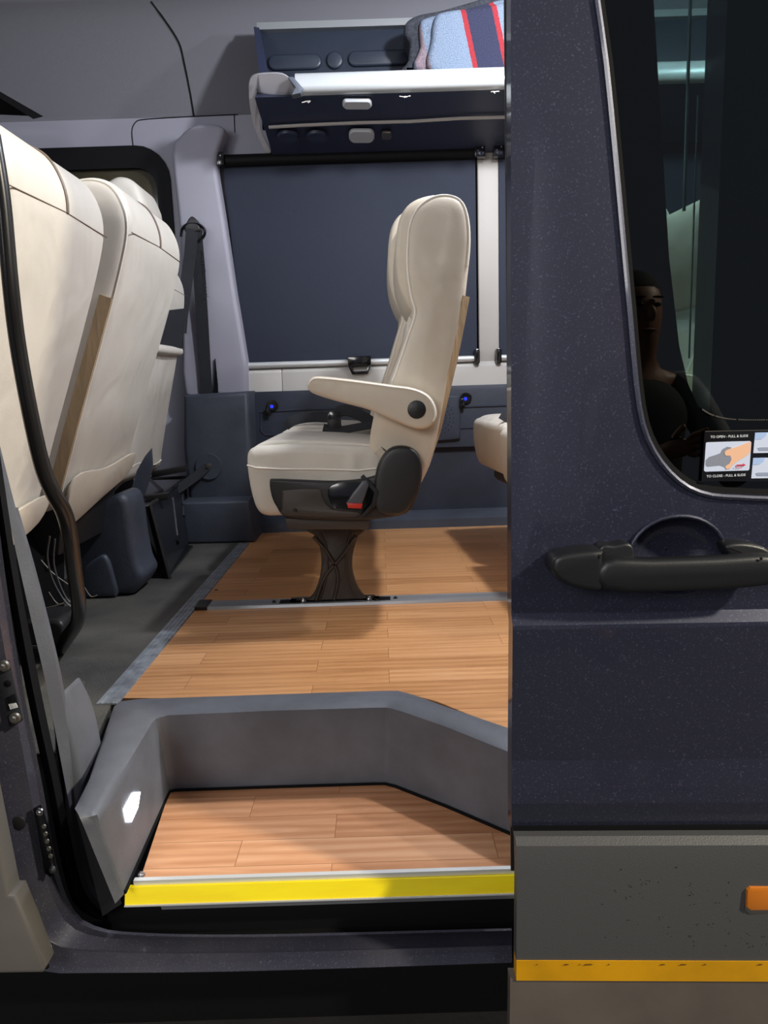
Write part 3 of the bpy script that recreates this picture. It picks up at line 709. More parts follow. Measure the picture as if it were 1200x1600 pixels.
# front row: seen from behind
def front_seat(y0, y1, dx, label, low=0.0, lean=0.0):
    t = thing('front_seat', label, 'seat', (-0.75+dx, (y0+y1)/2, 0), 'cream front seats seen from behind')
    prof = [(-0.798, 0.335), (-0.770, 0.40), (-0.715, 0.55), (-0.650, 0.72), (-0.592, 0.88), (-0.568, 0.97), (-0.575, 1.03), (-0.605, 1.075), (-0.66, 1.09), (-0.735, 1.07), (-0.785, 1.01), (-0.80, 0.95), (-0.835, 0.80), (-0.875, 0.62), (-0.91, 0.45), (-0.92, 0.34), (-0.87, 0.31)]
    B = cr([(x+dx+lean*(0.9-z), z+low) for x, z in prof], 5)
    w = y1-y0
    # barrel the back across its width
    V, Fc = pillow(B, y0, y1, 0.035, 6, bulge=0.004, ci=0.06)
    b = mk('backrest', V, Fc, leather, t)
    back = B[1:34]   # rear outline from the bottom up over the crown
    def side(y, off=0.0): return [Vector((p[0], y, p[1])) for p in back]
    ins = inset(B, 0.009)
    mk('piping', *tube([Vector((p[0], y0+0.010, p[1])) for p in ins[0:44]], 0.0022, 6), piping, b)
    # crown seam across the back and two dark piping lines over the crown
    i0 = 25
    mk('crown_seam', *tube([Vector((B[i0][0]+0.000, y0+0.012+k*(w-0.024)/10, B[i0][1]-0.006*abs(k-5)/5)) for k in range(11)], 0.0012, 6), seam_dark, b)
    yy = y0+w*0.52
    mk('crown_piping', *tube([Vector((p[0], yy, p[1])) for p in B[i0:46]], 0.0042, 6), seam_dark, b)
    mk('hem_seam', *tube([Vector((B[3][0]+0.001, y0+0.03+k*(w-0.06)/10, B[3][1]+0.012*sin(k*0.6))) for k in range(11)], 0.0022, 6), piping, b)
    # zip strip on the near side face
    zp = [(p[0]-0.024, p[1]) for p in B[2:19]]
    mk('zip_strip', *strap([Vector((x, y0+0.001, z)) for x, z in zp], (1, 0, 0.15), 0.030, 0.003), zipper, b)
    # loose cover flap below
    fl_ = cr([(y0+0.02, 0.40+low), (y0+w*0.5, 0.40+low), (y1-0.02, 0.42+low), (y1-0.03, 0.36+low), (y0+w*0.55, 0.315+low), (y0+0.06, 0.27+low), (y0+0.02, 0.30+low)], 4)
    V, Fc = pillow(fl_, -0.806+dx, -0.796+dx, 0.003, 2, lambda u, v, w_: (w_+(v-0.34-low)*0.36+0.02, u, v))
    mk('cover_flap', V, Fc, leather2, b)
    # cushion hidden in front and steel recliner
    mk('seat_cushion', *pillow(rrect(-1.08+dx, 0.42+low, 0.42, 0.14, 0.05), y0+0.01, y1-0.01, 0.03, 4), leather, t)
    mk('frame', *pillow([(-0.93+dx, 0.20), (-0.83+dx, 0.20), (-0.80+dx, 0.36), (-0.87+dx, 0.42), (-0.93+dx, 0.36)], y0+0.04, y1-0.04, 0.006, 2), blackplastic, t)
    return t, B
fs1, B1 = front_seat(1.215, 1.655, 0.0, 'nearest cream front seat back, behind the bent black handrail', -0.04)
fs2, B2 = front_seat(1.785, 2.245, 0.005, 'middle cream front seat back with long tan zip strip')
fs3, B3 = front_seat(2.40, 2.84, -0.130, 'farthest cream front seat back with open rear pocket', -0.02, lean=0.13)
# headrest of the far seat
mk('headrest', *pillow(cr(XZ([(150, 330), (160, 290), (172, 277), (186, 273), (202, 278), (216, 294), (222, 330)], 2.50), 4), 2.50, 2.72, 0.03, 4), leather, fs3)
# pocket on the far seat: dark opening with a rolled cream edge
def back_pt(B, z, off=0.0):
    best = min(B[1:30], key=lambda p: abs(p[1]-z)); return best[0]+off
pk = MB(); ya, yb = 2.44, 2.805
def bx_(z):
    R3 = B3[1:30]
    for p, q in zip(R3, R3[1:]):
        if p[1] <= z <= q[1]: return p[0]+(q[0]-p[0])*(z-p[1])/(q[1]-p[1])
    return R3[0][0]
zs = [0.745, 0.77, 0.79, 0.82, 0.85]
pk.add(*loft([[Vector((bx_(z+k*0.012)+0.006, ya+(yb-ya)*k/3, z+k*0.012*(z-0.745)/0.08)) for z in zs] for k in range(4)]))
pk.build('pocket_opening', belt, fs3)
mk('pocket_roll', *tube([Vector((bx_(0.74)+0.002, ya, 0.74)), Vector((bx_(0.74)+0.006, 2.62, 0.741)), Vector((bx_(0.742)+0.002, yb+0.01, 0.744))], 0.017, 10), leather, fs3)

# ---- seat bases
bp = [(112, 812), (140, 800), (162, 784), (182, 772), (196, 778), (203, 800), (208, 840), (216, 880), (224, 905), (196, 936), (140, 938), (110, 900)]
Yb = 2.13
t_ = fs2
P_ = [(x, max(z, 0.004)) for x, z in XZ(cr(bp, 4), Yb)]
t_ = mk('base_cover', *pillow(P_, Yb, 2.29, 0.025, 5), bluedark, t_)
sk = XZ(cr([(128, 894), (150, 872), (166, 870), (178, 905), (180, 934), (132, 936)], 3), Yb-0.012)
mk('lower_bulge', *pillow([(x, max(z, 0.004)) for x, z in sk], Yb-0.014, Yb+0.05, 0.010, 3), bluedark, t_)
# black box frame
t_ = fs3
bc, br_, bl = atz(262, 906, 0), atz(300, 851, 0), atz(226, 908, 0)
br_ = Vector((br_.x, 2.80, 0)); bc = Vector((bc.x, 2.33, 0)); bl = Vector((bl.x-0.02, 2.34, 0))
tz = at(232, 790, 2.36).z
tc_ = atz(234, 790, tz); trr = atz(292, 746, tz); tl = atz(205, 794, tz); tb = atz(212, 752, tz)
b = MB(); b.add(*hexa([bc, br_, br_+Vector((-0.015, 0, 0)), bc+Vector((-0.015, 0.01, 0))], [tc_, trr, trr+Vector((-0.015, 0, 0)), tc_+Vector((-0.015, 0.01, 0))])); b.build('seat_box', mat('box_steel', (40, 43, 50), 0.32, metal=0.3, coat=0.2), fs3); t_ = bpy.context.scene.objects['seat_box']; t_['label'] = 'black pressed steel seat box with open top'
b = MB(); b.add(*hexa([bl, bc, bc+Vector((0, 0.012, 0)), bl+Vector((0, 0.012, 0))], [tl, tc_, tc_+Vector((0, 0.012, 0)), tl+Vector((0, 0.012, 0))])); b.build('end_panel', black, t_)
b = MB(); b.add(*tube([tl, tc_, trr, trr+Vector((-0.16, 0.0, 0.0)), tl+Vector((-0.02, 0.4, 0)), tl], 0.007, 8)); b.build('top_rim', alu2 if False else blackplastic, t_)
b = MB(); b.add(*tube([tc_+Vector((0.001, -0.001, 0.003)), bc+Vector((0.004, -0.004, 0))], 0.007, 8)); b.build('corner_post', blackplastic, t_)
for f in (0.50, 0.80):
    top = tc_.lerp(trr, f); bot = bc.lerp(br_, f)
    a1, a2 = top.lerp(bot, 0.12), top.lerp(bot, 0.66 if f < .6 else .5)
    mk('pressed_rib', *tube([a1+Vector((0.002, -0.002, 0)), a2+Vector((0.002, -0.002, 0))], 0.007, 8), mat('worn_black_steel', (58, 60, 66), 0.35, metal=0.4), t_)
o1 = tc_.lerp(bc, .72).lerp(trr.lerp(br_, .72), .45); o2 = tc_.lerp(bc, .60).lerp(trr.lerp(br_, .60), .60)
mk('pressed_rib', *tube([o1+Vector((0.002, -0.002, 0)), o2+Vector((0.002, -0.002, 0))], 0.011, 8), gloss_black, t_)
b = MB(); b.add(*hexa([bc+Vector((0.0, -0.01, 0)), br_+Vector((0.02, 0, 0)), br_, bc], [bc+Vector((0.0, -0.008, 0.008)), br_+Vector((0.018, 0, 0.008)), br_+Vector((0, 0, 0.012)), bc+Vector((0, 0, 0.012))])); b.build('foot_flange', gloss_black, t_)
for q in ((212, 782, 262, 776), (236, 742, 290, 732)):
    a = at(q[0], q[1], 2.48 if q[0] < 220 else 2.70); c2 = at(q[2], q[3], 2.48 if q[0] < 220 else 2.70)
    mk('cross_rail', *pillow([(a.x, a.z-0.012), (c2.x, c2.z-0.012), (c2.x, c2.z+0.012), (a.x, a.z+0.012)], 2.48 if q[0] < 220 else 2.70, 2.52 if q[0] < 220 else 2.74, 0.004, 2), blackplastic, t_)
# steel side arm between seats
b = MB(); b.add(*pillow(XZ([(205, 770), (215, 735), (228, 712), (238, 700), (240, 730), (228, 770), (216, 790), (204, 788)], 2.42), 2.41, 2.42, 0.002, 2)); b.build('recliner_arm', bluedark, fs3)
# base of the nearest front seat: dark frame + cables
t_ = fs1
t_ = mk('seat_frame', *pillow([(-1.15, 0.0), (-0.88, 0.0), (-0.86, 0.20), (-0.90, 0.30), (-1.15, 0.30)], 1.45, 1.95, 0.01, 3), black, t_)
mk('slide_rail', *pillow(rrect(at(100, 963, 1.72).x, 0.07, 0.10, 0.06, 0.02), 1.60, 1.72, 0.01, 3), blackplastic, t_)
t_ = thing('cable_bundle', 'tangle of thin grey cables hanging behind the black handrail', 'cable', tuple(at(95, 935, 1.62)))
for k, pts in enumerate(([(76, 838), (72, 870), (80, 905), (96, 935), (108, 948)], [(84, 842), (82, 880), (92, 915), (104, 938), (112, 942)], [(62, 875), (80, 895), (100, 910), (108, 915)], [(70, 950), (90, 945), (112, 938), (126, 930)], [(74, 925), (90, 944), (112, 932)], [(130, 918), (140, 932), (150, 930)])):
    P_ = cr([at(a+2, b, 1.60+0.01*k) for a, b in pts], 5, False); mk('wire', *tube(P_, 0.0022 if k < 2 else 0.0014, 6), mat('grey_wire_%d' % k, (70, 70, 72) if k < 2 else (120, 112, 100), 0.5), t_)
# handrail
hp_ = [(-12, 210, 1.19), (4, 310, 1.19), (16, 440, 1.19), (28, 540, 1.20), (48, 650, 1.21), (66, 728, 1.22), (82, 768, 1.23), (98, 796, 1.25), (108, 830, 1.28), (116, 890, 1.36), (123, 945, 1.44), (121, 970, 1.50), (108, 992, 1.58), (90, 1018, 1.66)]
Pc = cr([Vector((a, b, 0)) for a, b, _ in hp_], 5, False); Yc = cr([Vector((y, 0, 0)) for _, _, y in hp_], 5, False)
HP = [at(p.x, p.y, y.x) for p, y in zip(Pc, Yc)]; 
o = mk('grab_rail', *tube(HP, [0.0115+0.004*(i/len(HP)) for i in range(len(HP))], 16), mat('satin_black_tube', (24, 22, 22), 0.3, coat=0.3))
tag(o, 'long bent black steel handrail rising in front of the nearest front seat', 'handrail')

# ================================================================== PILLAR SEAT BELT
t_ = thing('seat_belt', 'black pillar seat belt hanging in two strands with frayed edge', 'seat belt', tuple(at(301, 352, 3.08)))
c = at(301, 356, 3.07)
mk('anchor_cover', *pillow(XZ(cr([(290, 362), (294, 346), (301, 339), (309, 346), (313, 362)], 4), 3.06), 3.045, 3.10, 0.006, 3), blackplastic, t_)
lp = [at(a, b, 3.05) for a, b in cr([(283, 368), (286, 356), (296, 350), (310, 351), (319, 358), (318, 370), (311, 376)], 4, False) and [(283, 370), (285, 358), (294, 350), (308, 350), (319, 358), (319, 368), (312, 376)]]
mk('guide_loop', *tube(cr(lp, 4, False), 0.006, 8), gloss_black, t_)
mk('webbing', *strap([at(300, 358, 3.045), at(297, 400, 3.05), at(290, 450, 3.0), at(284, 495, 2.97), at(282, 520, 2.95)], (1, 0.2, 0), 0.046, 0.0015), belt, t_)
mk('webbing', *strap([at(306, 360, 3.055), at(311, 420, 3.06), at(316, 500, 3.075), at(320, 570, 3.085), at(324, 627, 3.087)], (1, 0, 0), 0.048, 0.0015), belt, t_)
fr = MB()
for k in range(26):
    y_ = 392+k*2.8; x_ = 314+ (y_-392)*0.10; p = at(x_, y_, 3.055)
    fr.add(*tube([p, p+Vector((0.010*random.random()+.003, -0.003, random.uniform(-.006, .006)))], 0.0009, 4))
fo = fr.build('frayed_threads', belt, t_)
mk('belt_slot', *pillow(XZ([(336, 560), (340, 600), (341, 626), (318, 628), (334, 622)], 3.09), 3.088, 3.098, 0.001, 1), rubber_black, t_)

# ================================================================== ROLLER BLINDS
def blind(x0t, x1t, label, clip=True, first=True):
    zt_, zb = 1.487, 0.700
    t = thing('roller_blind', label, 'blind', ((x0t+x1t)/2, 3.15, zb), 'navy roller blinds')
    bl = [(x0t-0.0, zt_), (x1t, zt_), (x1t, zb), (x0t+0.045 if first else x0t, zb)]
    V, Fc = sheet(bl, [], 0.12, lambda u, v: (u, 3.165+0.002*sin(u*9), v), 0.002); mk('fabric', V, Fc, blindmat, t)
    mk('cassette', *pillow(rrect(3.155, zt_+0.012, 0.045, 0.045, 0.02), x0t-0.01, x1t+0.005, 0.002, 1, lambda u, v, w: (w, u, v)), black, t)
    for s, X in ((0, x0t-0.015), (1, x1t+0.005)):
        br = mk('bracket', *box(X-0.012, X+0.030, 3.12, 3.17, zt_-0.012, zt_+0.038, 0.004), gloss_black, t)
        for q in (0, 1): screw('screw', (X+q*0.018, 3.118, zt_+0.010+0.012*q), (0, -1, 0), 0.004, br, chrome)
    xa = x0t+0.045 if first else x0t
    mk('bottom_bar', *tube([Vector((xa, 3.150, zb-0.006)), Vector((x1t-0.01, 3.150, zb-0.006))], 0.0125, 12), alub, t)
    for X in (xa-0.008, x1t-0.004):
        mk('end_stop', *pillow(rrect(X, zb+0.002, 0.022, 0.062, 0.008), 3.125, 3.17, 0.004, 2), gloss_black, t)
    if clip:
        X = at(562, 575, 3.13).x
        c_ = MB(); c_.add(*box(X-0.048, X+0.048, 3.115, 3.16, zb-0.018, zb+0.018, 0.004)); 
        c_.add(*tube([Vector((X-0.042, 3.13, zb-0.018)), Vector((X-0.030, 3.13, zb-0.05)), Vector((X+0.030, 3.13, zb-0.05)), Vector((X+0.042, 3.13, zb-0.018))], 0.007, 8))
        c_.build('pull_clip', gloss_black, t)
    return t
xA, xB = at(348, 262, 3.165).x, at(744, 400, 3.165).x
blind(xA, xB, 'wide navy roller blind drawn down behind the cream double seat')
xC = at(780, 400, 3.165).x
blind(xC, xC+1.0, 'navy roller blind cut off by the door edge, right of beige pillar', False, False)

# USB sockets with blue lamps, speaker grille
for i, (px, py, lab) in enumerate(((426, 634, 'black usb socket glowing blue left of the armrest'), (728, 622, 'black usb socket glowing blue right of the seat back'))):
    c = at(px, py, 3.125); t_ = thing('usb_socket', lab, 'socket', tuple(c), 'usb sockets on the lower wall')
    mk('ring', *disc(c, 0.024, 0, (0, -1, 0), 0.008, 24), gloss_black, t_)
    mk('glow_face', *disc(c+Vector((-0.003, -0.008, -0.003)), 0.0075, 0, (0, -1, 0), 0.002, 16), ledblue, t_)
    mk('cover_flap', *pillow(rrect(c.x-0.018, c.z-0.022, 0.022, 0.040, 0.006), 3.108, 3.114, 0.002, 2), gloss_black, t_)
t_ = thing('speaker_grille', 'square dark speaker panel on the wall behind the seat back', 'speaker', tuple(at(697, 652, 3.12)))
mk('panel', *pillow(XZ(cr([(640, 624), (660, 620), (712, 618), (719, 624), (719, 678), (713, 687), (660, 690), (640, 690)], 2), 3.115), 3.115, 3.135, 0.005, 3), panelmat, t_)
gm = MB(); 
for k in range(5):
    for j in range(24):
        a = 2*pi*j/24; r_ = 0.014+0.016*k; p = at(680, 654, 3.114); q = Vector((p.x+r_*cos(a), 3.1145, p.z+r_*sin(a)*0.9))
        gm.add(*disc(q, 0.0022, 0, (0, -1, 0), 0.0006, 6))
gm.build('grille_holes', black, t_)

# ================================================================== LUGGAGE RACK
t_ = thing('luggage_rack', 'navy overhead luggage rack with aluminium rails and grey end cap', 'rack', (0.2, 3.0, 1.6))
xl_ = at(458, 130, 2.75).x; xr_ = 2.4
sec = [(2.72, 1.585), (2.705, 1.60), (2.71, 1.635), (2.735, 1.650), (2.79, 1.645), (2.79, 1.60), (2.76, 1.585)]
mk('front_rail', *pillow(cr(sec, 2), xl_+0.01, xr_, 0.001, 1, lambda u, v, w: (w, u, v)), mat('rail_aluminium', (206, 210, 212), 0.35, metal=0.25), t_)
s_x0 = at(425, 220, 3.0).x+0.02
us = [(2.745, 1.583), (2.85, 1.562), (2.95, 1.550), (3.06, 1.530), (3.13, 1.512), (3.17, 1.50), (3.17, 1.60), (2.80, 1.62)]
mk('underside', *pillow(us, at(413, 200, 2.95).x, xr_, 0.002, 1, lambda u, v, w: (w, u, v)), navy, t_)
def under(px, py, lift=0.0):
    Y = 2.95
    for _ in range(25):
        z = at(px, py, Y).z
        zs_ = 1.583+(Y-2.745)*(1.512-1.583)/(3.13-2.745)
        # move along the ray towards the underside plane
        d = ray(px, py); A_ = (1.512-1.583)/(3.13-2.745)
        t__ = (1.583-2.745*A_-CZ-0.004)/(d.z-A_*d.y); return CAM+d*t__+Vector((0, -0.2, -1)).normalized()*lift
P_ = [under(a, b, 0.004) for a, b in ((420, 197), (470, 194), (560, 190), (640, 188), (720, 183), (800, 181), (1000, 172))]
mk('piping', *tube(P_, 0.006, 6), beige2, t_)
def under_slab(cx, cy, w, h, r, m, name, th=0.010):
    P_ = rrect(cx, cy, w, h, r); ring = [under(a, b, 0.0) for a, b in P_]; n_ = Vector((0, -0.2, -1)).normalized()
    cen = sum(ring, Vector())/len(ring)
    r2 = [cen+(p-cen)*0.9+n_*th for p in ring]; r1 = [p+n_*th*0.6 for p in ring]; n = len(ring)
    V = ring+r1+r2; Fc = [(j*n+i, j*n+(i+1) % n, (j+1)*n+(i+1) % n, (j+1)*n+i) for j in range(2) for i in range(n)]+[tuple(2*n+i for i in range(n))]
    return mk(name, V, Fc, m, t_)
l1_ = under_slab(558, 160, 46, 13, 6, lamp_off, 'reading_light', 0.012)
l2_ = under_slab(565, 210, 40, 19, 8, lamp_off, 'reading_light', 0.012)
under_slab(604, 210, 16, 12, 4, steel, 'light_sensor', 0.008)
for px in (450, 495):
    cvt = under(px, 211, 0.002); n_ = Vector((0, -0.2, -1)).normalized()
    v_ = mk('air_vent', *tube([cvt, cvt+n_*0.010, cvt+n_*0.008, cvt+n_*0.002], [0.040, 0.036, 0.026, 0.022], 24, False), navy, t_)
    mk('nozzle', *disc(cvt, 0.022, 0, n_, 0.006, 20), gloss_black, v_)
for px, py in ((480, 156), (632, 148), (775, 141)):
    c_ = under(px, py, 0.005); rg = MB()
    for k in range(4): rg.add(*tube([c_+Vector((random.uniform(-.02, .02), 0, 0)), c_+Vector((random.uniform(-.02, .02), -0.005, -0.008*random.random()))], 0.0018, 5))
    rg.build('torn_lining', beige, t_)
# end cap
ec = cr([(390, 128), (397, 118), (420, 115), (441, 116), (455, 125), (472, 140), (468, 148), (440, 151), (420, 158), (408, 172), (405, 190), (410, 210), (423, 236), (415, 238), (398, 200), (391, 170), (389, 145)], 3)
V2 = []; Yof = lambda py: 2.72+max(0, (py-140))/97*0.42
front = [at(p.x, p.y, Yof(p.y)) for p in [Vector(q) for q in ec]]
back_ = [at(p.x, p.y, Yof(p.y)+0.05)+Vector((0, 0, 0.004)) for p in [Vector(q) for q in ec]]
cen = sum(front, Vector())/len(front); n = len(front)
mk('end_cap', front+back_, [tuple(range(n)), tuple(reversed(range(n, 2*n)))]+[(i, (i+1) % n, n+(i+1) % n, n+i) for i in range(n)], mat('light_grey_cap', (198, 195, 200), 0.45), t_, ang=50)
mk('cap_joint', *pillow(XZ([(450, 122), (458, 121), (474, 139), (470, 147), (456, 150), (462, 138)], 2.71), 2.70, 2.74, 0.003, 2), mat('slate_joint', (96, 102, 112), 0.4), t_)
# end wall above the cap
q0, q1 = at(398, 45, 3.02), at(405, 120, 2.80); zsd = at(398, 42, 2.995).z
mk('side_panel', *hexa([Vector((q1.x+0.005, 2.80, 1.62)), Vector((q1.x+0.03, 2.80, 1.62)), Vector((q1.x+0.03, 3.14, 1.60)), Vector((q1.x+0.005, 3.14, 1.60))], [Vector((q0.x, 2.995, zsd)), Vector((q0.x+0.02, 2.995, zsd)), Vector((q0.x+0.02, 3.08, zsd)), Vector((q0.x, 3.08, zsd))]), navy, t_)
# back panel with pressed ovals
Yk = 3.02; zb_, ztp = at(520, 130, Yk).z, at(520, 42, Yk).z
bpn = mk('back_panel', *pillow([(at(402, 45, Yk).x, ztp), (at(405, 120, Yk).x, zb_-0.15), (xr_, zb_-0.15), (xr_, ztp)], Yk, Yk+0.03, 0.004, 2), rackback, t_)
for q in ([(421, 98, 500, 89, 11)], [(546, 92, 638, 84, 11)], [(421, 132, 500, 124, 11)], [(546, 128, 638, 119, 11)], [(680, 90, 760, 82, 11)]):
    x0_, y0_, x1_, y1_, h_ = q[0]
    a, b2 = at(x0_+9, y0_+1, Yk), at(x1_-9, y1_+1, Yk); R_ = 0.027
    P_ = [(a.x+R_*cos(radians(90+180*k/8)), a.z+R_*sin(radians(90+180*k/8))) for k in range(9)]+[(b2.x+R_*cos(radians(-90+180*k/8)), a.z+R_*sin(radians(-90+180*k/8))) for k in range(9)]
    mk('pressed_oval', *pillow(P_, Yk-0.012, Yk+0.002, 0.008, 3), rackback, bpn)
for q in ((523, 95), (523, 129)):
    a = at(q[0], q[1], Yk); mk('pressed_disc', *pillow([(a.x+0.031*cos(2*pi*k/20), a.z+0.031*sin(2*pi*k/20)) for k in range(20)], Yk-0.012, Yk+0.002, 0.008, 3), rackback, bpn)
zr0, zr1 = at(600, 46, Yk).z, at(600, 33, Yk).z
mk('top_rail', *pillow([(Yk-0.03, zr0), (Yk+0.03, zr0), (Yk+0.03, zr1), (Yk-0.02, zr1)], at(402, 45, Yk).x, xr_, 0.003, 2, lambda u, v, w: (w, u, v)), mat('rail_grey', (158, 160, 162), 0.4, metal=0.2), t_)

# ---- blanket
def stripe_mat():
    m = bpy.data.materials.new('striped_blanket'); m.use_nodes = True
    nt = m.node_tree; N = nt.nodes; L = nt.links; b = N['Principled BSDF']; b.inputs['Roughness'].default_value = 0.95
    tc = N.new('ShaderNodeTexCoord'); sp = N.new('ShaderNodeSeparateXYZ'); L.new(tc.outputs['Object'], sp.inputs[0])
    # stripes lean a little with height
    ma = N.new('ShaderNodeMath'); ma.operation = 'MULTIPLY_ADD'; L.new(sp.outputs['Z'], ma.inputs[0]); ma.inputs[1].default_value = 0.22; L.new(sp.outputs['X'], ma.inputs[2])
    nz = N.new('ShaderNodeTexNoise'); nz.inputs['Scale'].default_value = 90; L.new(tc.outputs['Object'], nz.inputs[0])
    mb = N.new('ShaderNodeMath'); mb.operation = 'MULTIPLY_ADD'; L.new(nz.outputs['Fac'], mb.inputs[0]); mb.inputs[1].default_value = 0.006; L.new(ma.outputs[0], mb.inputs[2])
    mr = N.new('ShaderNodeMapRange'); mr.inputs[1].default_value = 0.0; mr.inputs[2].default_value = 0.75; L.new(mb.outputs[0], mr.inputs[0])
    r = N.new('ShaderNodeValToRGB'); r.color_ramp.interpolation = 'CONSTANT'; L.new(mr.outputs[0], r.inputs[0])
    e = r.color_ramp.elements
    pos = [(0.0, (104, 110, 126)), (0.075, (132, 116, 124)), (0.14, (116, 130, 150)), (0.330, (150, 42, 50)), (0.352, (44, 46, 70)), (0.475, (150, 42, 50)), (0.497, (118, 131, 150)), (0.62, (132, 116, 124)), (0.75, (116, 130, 150))]
    e[0].position = 0; e[0].color = lin(pos[0][1]); e[1].position = pos[1][0]; e[1].color = lin(pos[1][1])
    for p, c in pos[2:]: k = e.new(p); k.color = lin(c)
    n2 = N.new('ShaderNodeTexNoise'); n2.inputs['Scale'].default_value = 260; n2.inputs['Detail'].default_value = 3; L.new(tc.outputs['Object'], n2.inputs[0])
    mx = N.new('ShaderNodeMixRGB'); mx.blend_type = 'OVERLAY'; mx.inputs[0].default_value = 0.7; L.new(r.outputs[0], mx.inputs[1]); L.new(n2.outputs['Fac'], mx.inputs[2])
    L.new(mx.outputs[0], b.inputs['Base Color'])
    bm = N.new('ShaderNodeBump'); bm.inputs['Strength'].default_value = 0.5; bm.inputs['Distance'].default_value = 0.01; L.new(n2.outputs['Fac'], bm.inputs['Height']); L.new(bm.outputs[0], b.inputs['Normal'])
    return m
stripe = stripe_mat(); fringe = mat('charcoal_wool', (52, 54, 62), 0.95, var=0.2, vscale=80, bump=0.6, bscale=200)
p0 = at(632, 118, 2.83)
t_ = thing('folded_blanket', 'folded grey wool blanket with navy and red stripes on the rack', 'blanket', (p0.x, 2.9, 1.64))
def wob(P_, amp):
    return [(x+amp*random.uniform(-1, 1), z+amp*random.uniform(-1, 1)) for x, z in P_]
def bl_slab(px, y0, y1, r, m, nm): return mk(nm, *pillow(cr(XZ(px, y0), 4), y0, y1, r, 4), m, t_)
bl_slab([(676, 112), (674, 60), (680, 24), (700, 14), (760, 6), (830, -12), (900, -25), (905, 112), (800, 116)], 2.80, 2.97, 0.022, stripe, 'outer_fold')
bl_slab([(662, 114), (657, 70), (656, 34), (670, 24), (700, 18), (860, -8), (870, 116)], 2.825, 2.98, 0.02, stripe, 'inner_fold')
bl_slab([(644, 117), (638, 92), (640, 66), (632, 52), (634, 34), (652, 22), (690, 14), (850, -16), (860, 120)], 2.85, 2.99, 0.018, fringe, 'dark_border')
# ================================================================== SLIDING DOOR
DX0 = 0.157; DX1 = 1.38
def doorY(x): return 0.90-0.045*(x-DX0)
zpy = lambda py: at(800, py, 0.9).z
prof_ = [(1.60, 0.036*(1.60-zpy(785))/(zpy(0)-zpy(785))), (zpy(0), 0.036), (zpy(785), 0.0), (zpy(800), 0.0), (zpy(953), 0.0), (zpy(960), -0.002), (zpy(974), -0.010), (zpy(980), -0.0105), (zpy(1188), 0.006), (zpy(1193), 0.007), (zpy(1253), 0.002), (zpy(1258), 0.003), (zpy(1303), 0.014), (-0.40, 0.03)]
def poff(z):
    if z >= prof_[0][0]: return prof_[0][1]
    for (za, oa), (zb2, ob) in zip(prof_, prof_[1:]):
        if za >= z >= zb2: return oa+(ob-oa)*(za-z)/(za-zb2)
    return prof_[-1][1]
def D(u, v):
    x = u+0.19*max(0, poff(v))*max(0, 1-(u-DX0)/0.12)
    return (x, doorY(x)+poff(v), v)
def dpt(px, py, lift=0.0):
    Y = 0.9
    for _ in range(30):
        p = at(px, py, Y); Y = 0.5*Y+0.5*(doorY(p.x)+poff(p.z)-lift)
    return at(px, py, Y)
def dxz(l): return [(dpt(a, b).x, dpt(a, b).z) for a, b in l]
zcl = zpy(1303)
door = thing('sliding_door', 'open dark blue van sliding door with tinted window, grey cladding and yellow tape', 'door', (0.75, 0.9, -0.3))
wl = [dpt(a, b) for a, b in ((932, 0), (946, 100), (960, 240), (972, 370), (984, 500), (993, 600), (1003, 662), (1020, 704), (1045, 738), (1075, 762), (1110, 774), (1150, 777), (1198, 779))]
wl = [(p.x, p.z) for p in wl]
zwb = wl[-1][1]
dxs = (wl[0][0]-wl[3][0])/(wl[0][1]-wl[3][1])
ztopw = 1.42
tl = wl[0][0]+dxs*(ztopw-0.05-wl[0][1])
wout = [(tl, ztopw-0.05), (tl+0.01, ztopw-0.02), (tl+0.05, ztopw)]
wright = [(DX1-0.12, ztopw), (DX1-0.08, ztopw-0.05), (DX1-0.08, zwb+0.10), (DX1-0.11, zwb+0.03), (DX1-0.18, zwb)]
whole = [wl[0]]+wl[1:]+wright[::-1]+wout[::-1]
_w = []
for (xa_, za_), (xb_, zb2_) in zip(whole, whole[1:]+whole[:1]):
    n_ = max(1, int(sqrt((xb_-xa_)**2+(zb2_-za_)**2)/0.05))
    for k in range(n_): _w.append((xa_+(xb_-xa_)*k/n_, za_+(zb2_-za_)*k/n_))
whole = cr(_w, 2)
cupc = dpt(1058, 868); cup = [(cupc.x+0.060*cos(2*pi*k/32), cupc.z+0.050*sin(2*pi*k/32)) for k in range(32)]
zst = sorted([z for z, _ in prof_])
outer_d = [(DX0, zcl)]+[(DX1, zcl)]+[(DX1, 1.55), (DX0+0.03, 1.56), (DX0, 1.5)]
# the sheet needs vertices exactly on the creases
le = [(DX0, z) for z in reversed(zst) if zcl < z < 1.5]; re_ = [(DX1, z) for z in zst if zcl < z < 1.5]
outer_d = [(DX0, zcl), (DX1, zcl)]+re_+[(DX1, 1.56), (DX0+0.03, 1.56), (DX0, 1.52)]+le
def door_sheet():
    V, T = [], []
    # build in horizontal bands so that creases stay crisp
    zc_ = [z for z in zst if zcl <= z < 1.5]
    for z0, z1 in ((zcl, zpy(1258)), (zpy(1258), zpy(1193)), (zpy(1193), zpy(980)), (zpy(980), zpy(974)), (zpy(974), zpy(958))):
        a, f = sheet([(DX0, z0), (DX1, z0), (DX1, z1), (DX0, z1)], [], (0.15, max(0.02, (z1-z0)/3)), D, 0.03)
        k = len(V); V += a; T += [tuple(i+k for i in q) for q in f]
    a, f = sheet([(DX0, zpy(958)), (DX1, zpy(958)), (DX1, 1.5), (DX1-.04, 1.56), (DX0+0.03, 1.56), (DX0, 1.5)], [whole, cup], (0.06, 0.04), D, 0.03)
    k = len(V); V += a; T += [tuple(i+k for i in q) for q in f]
    return V, T
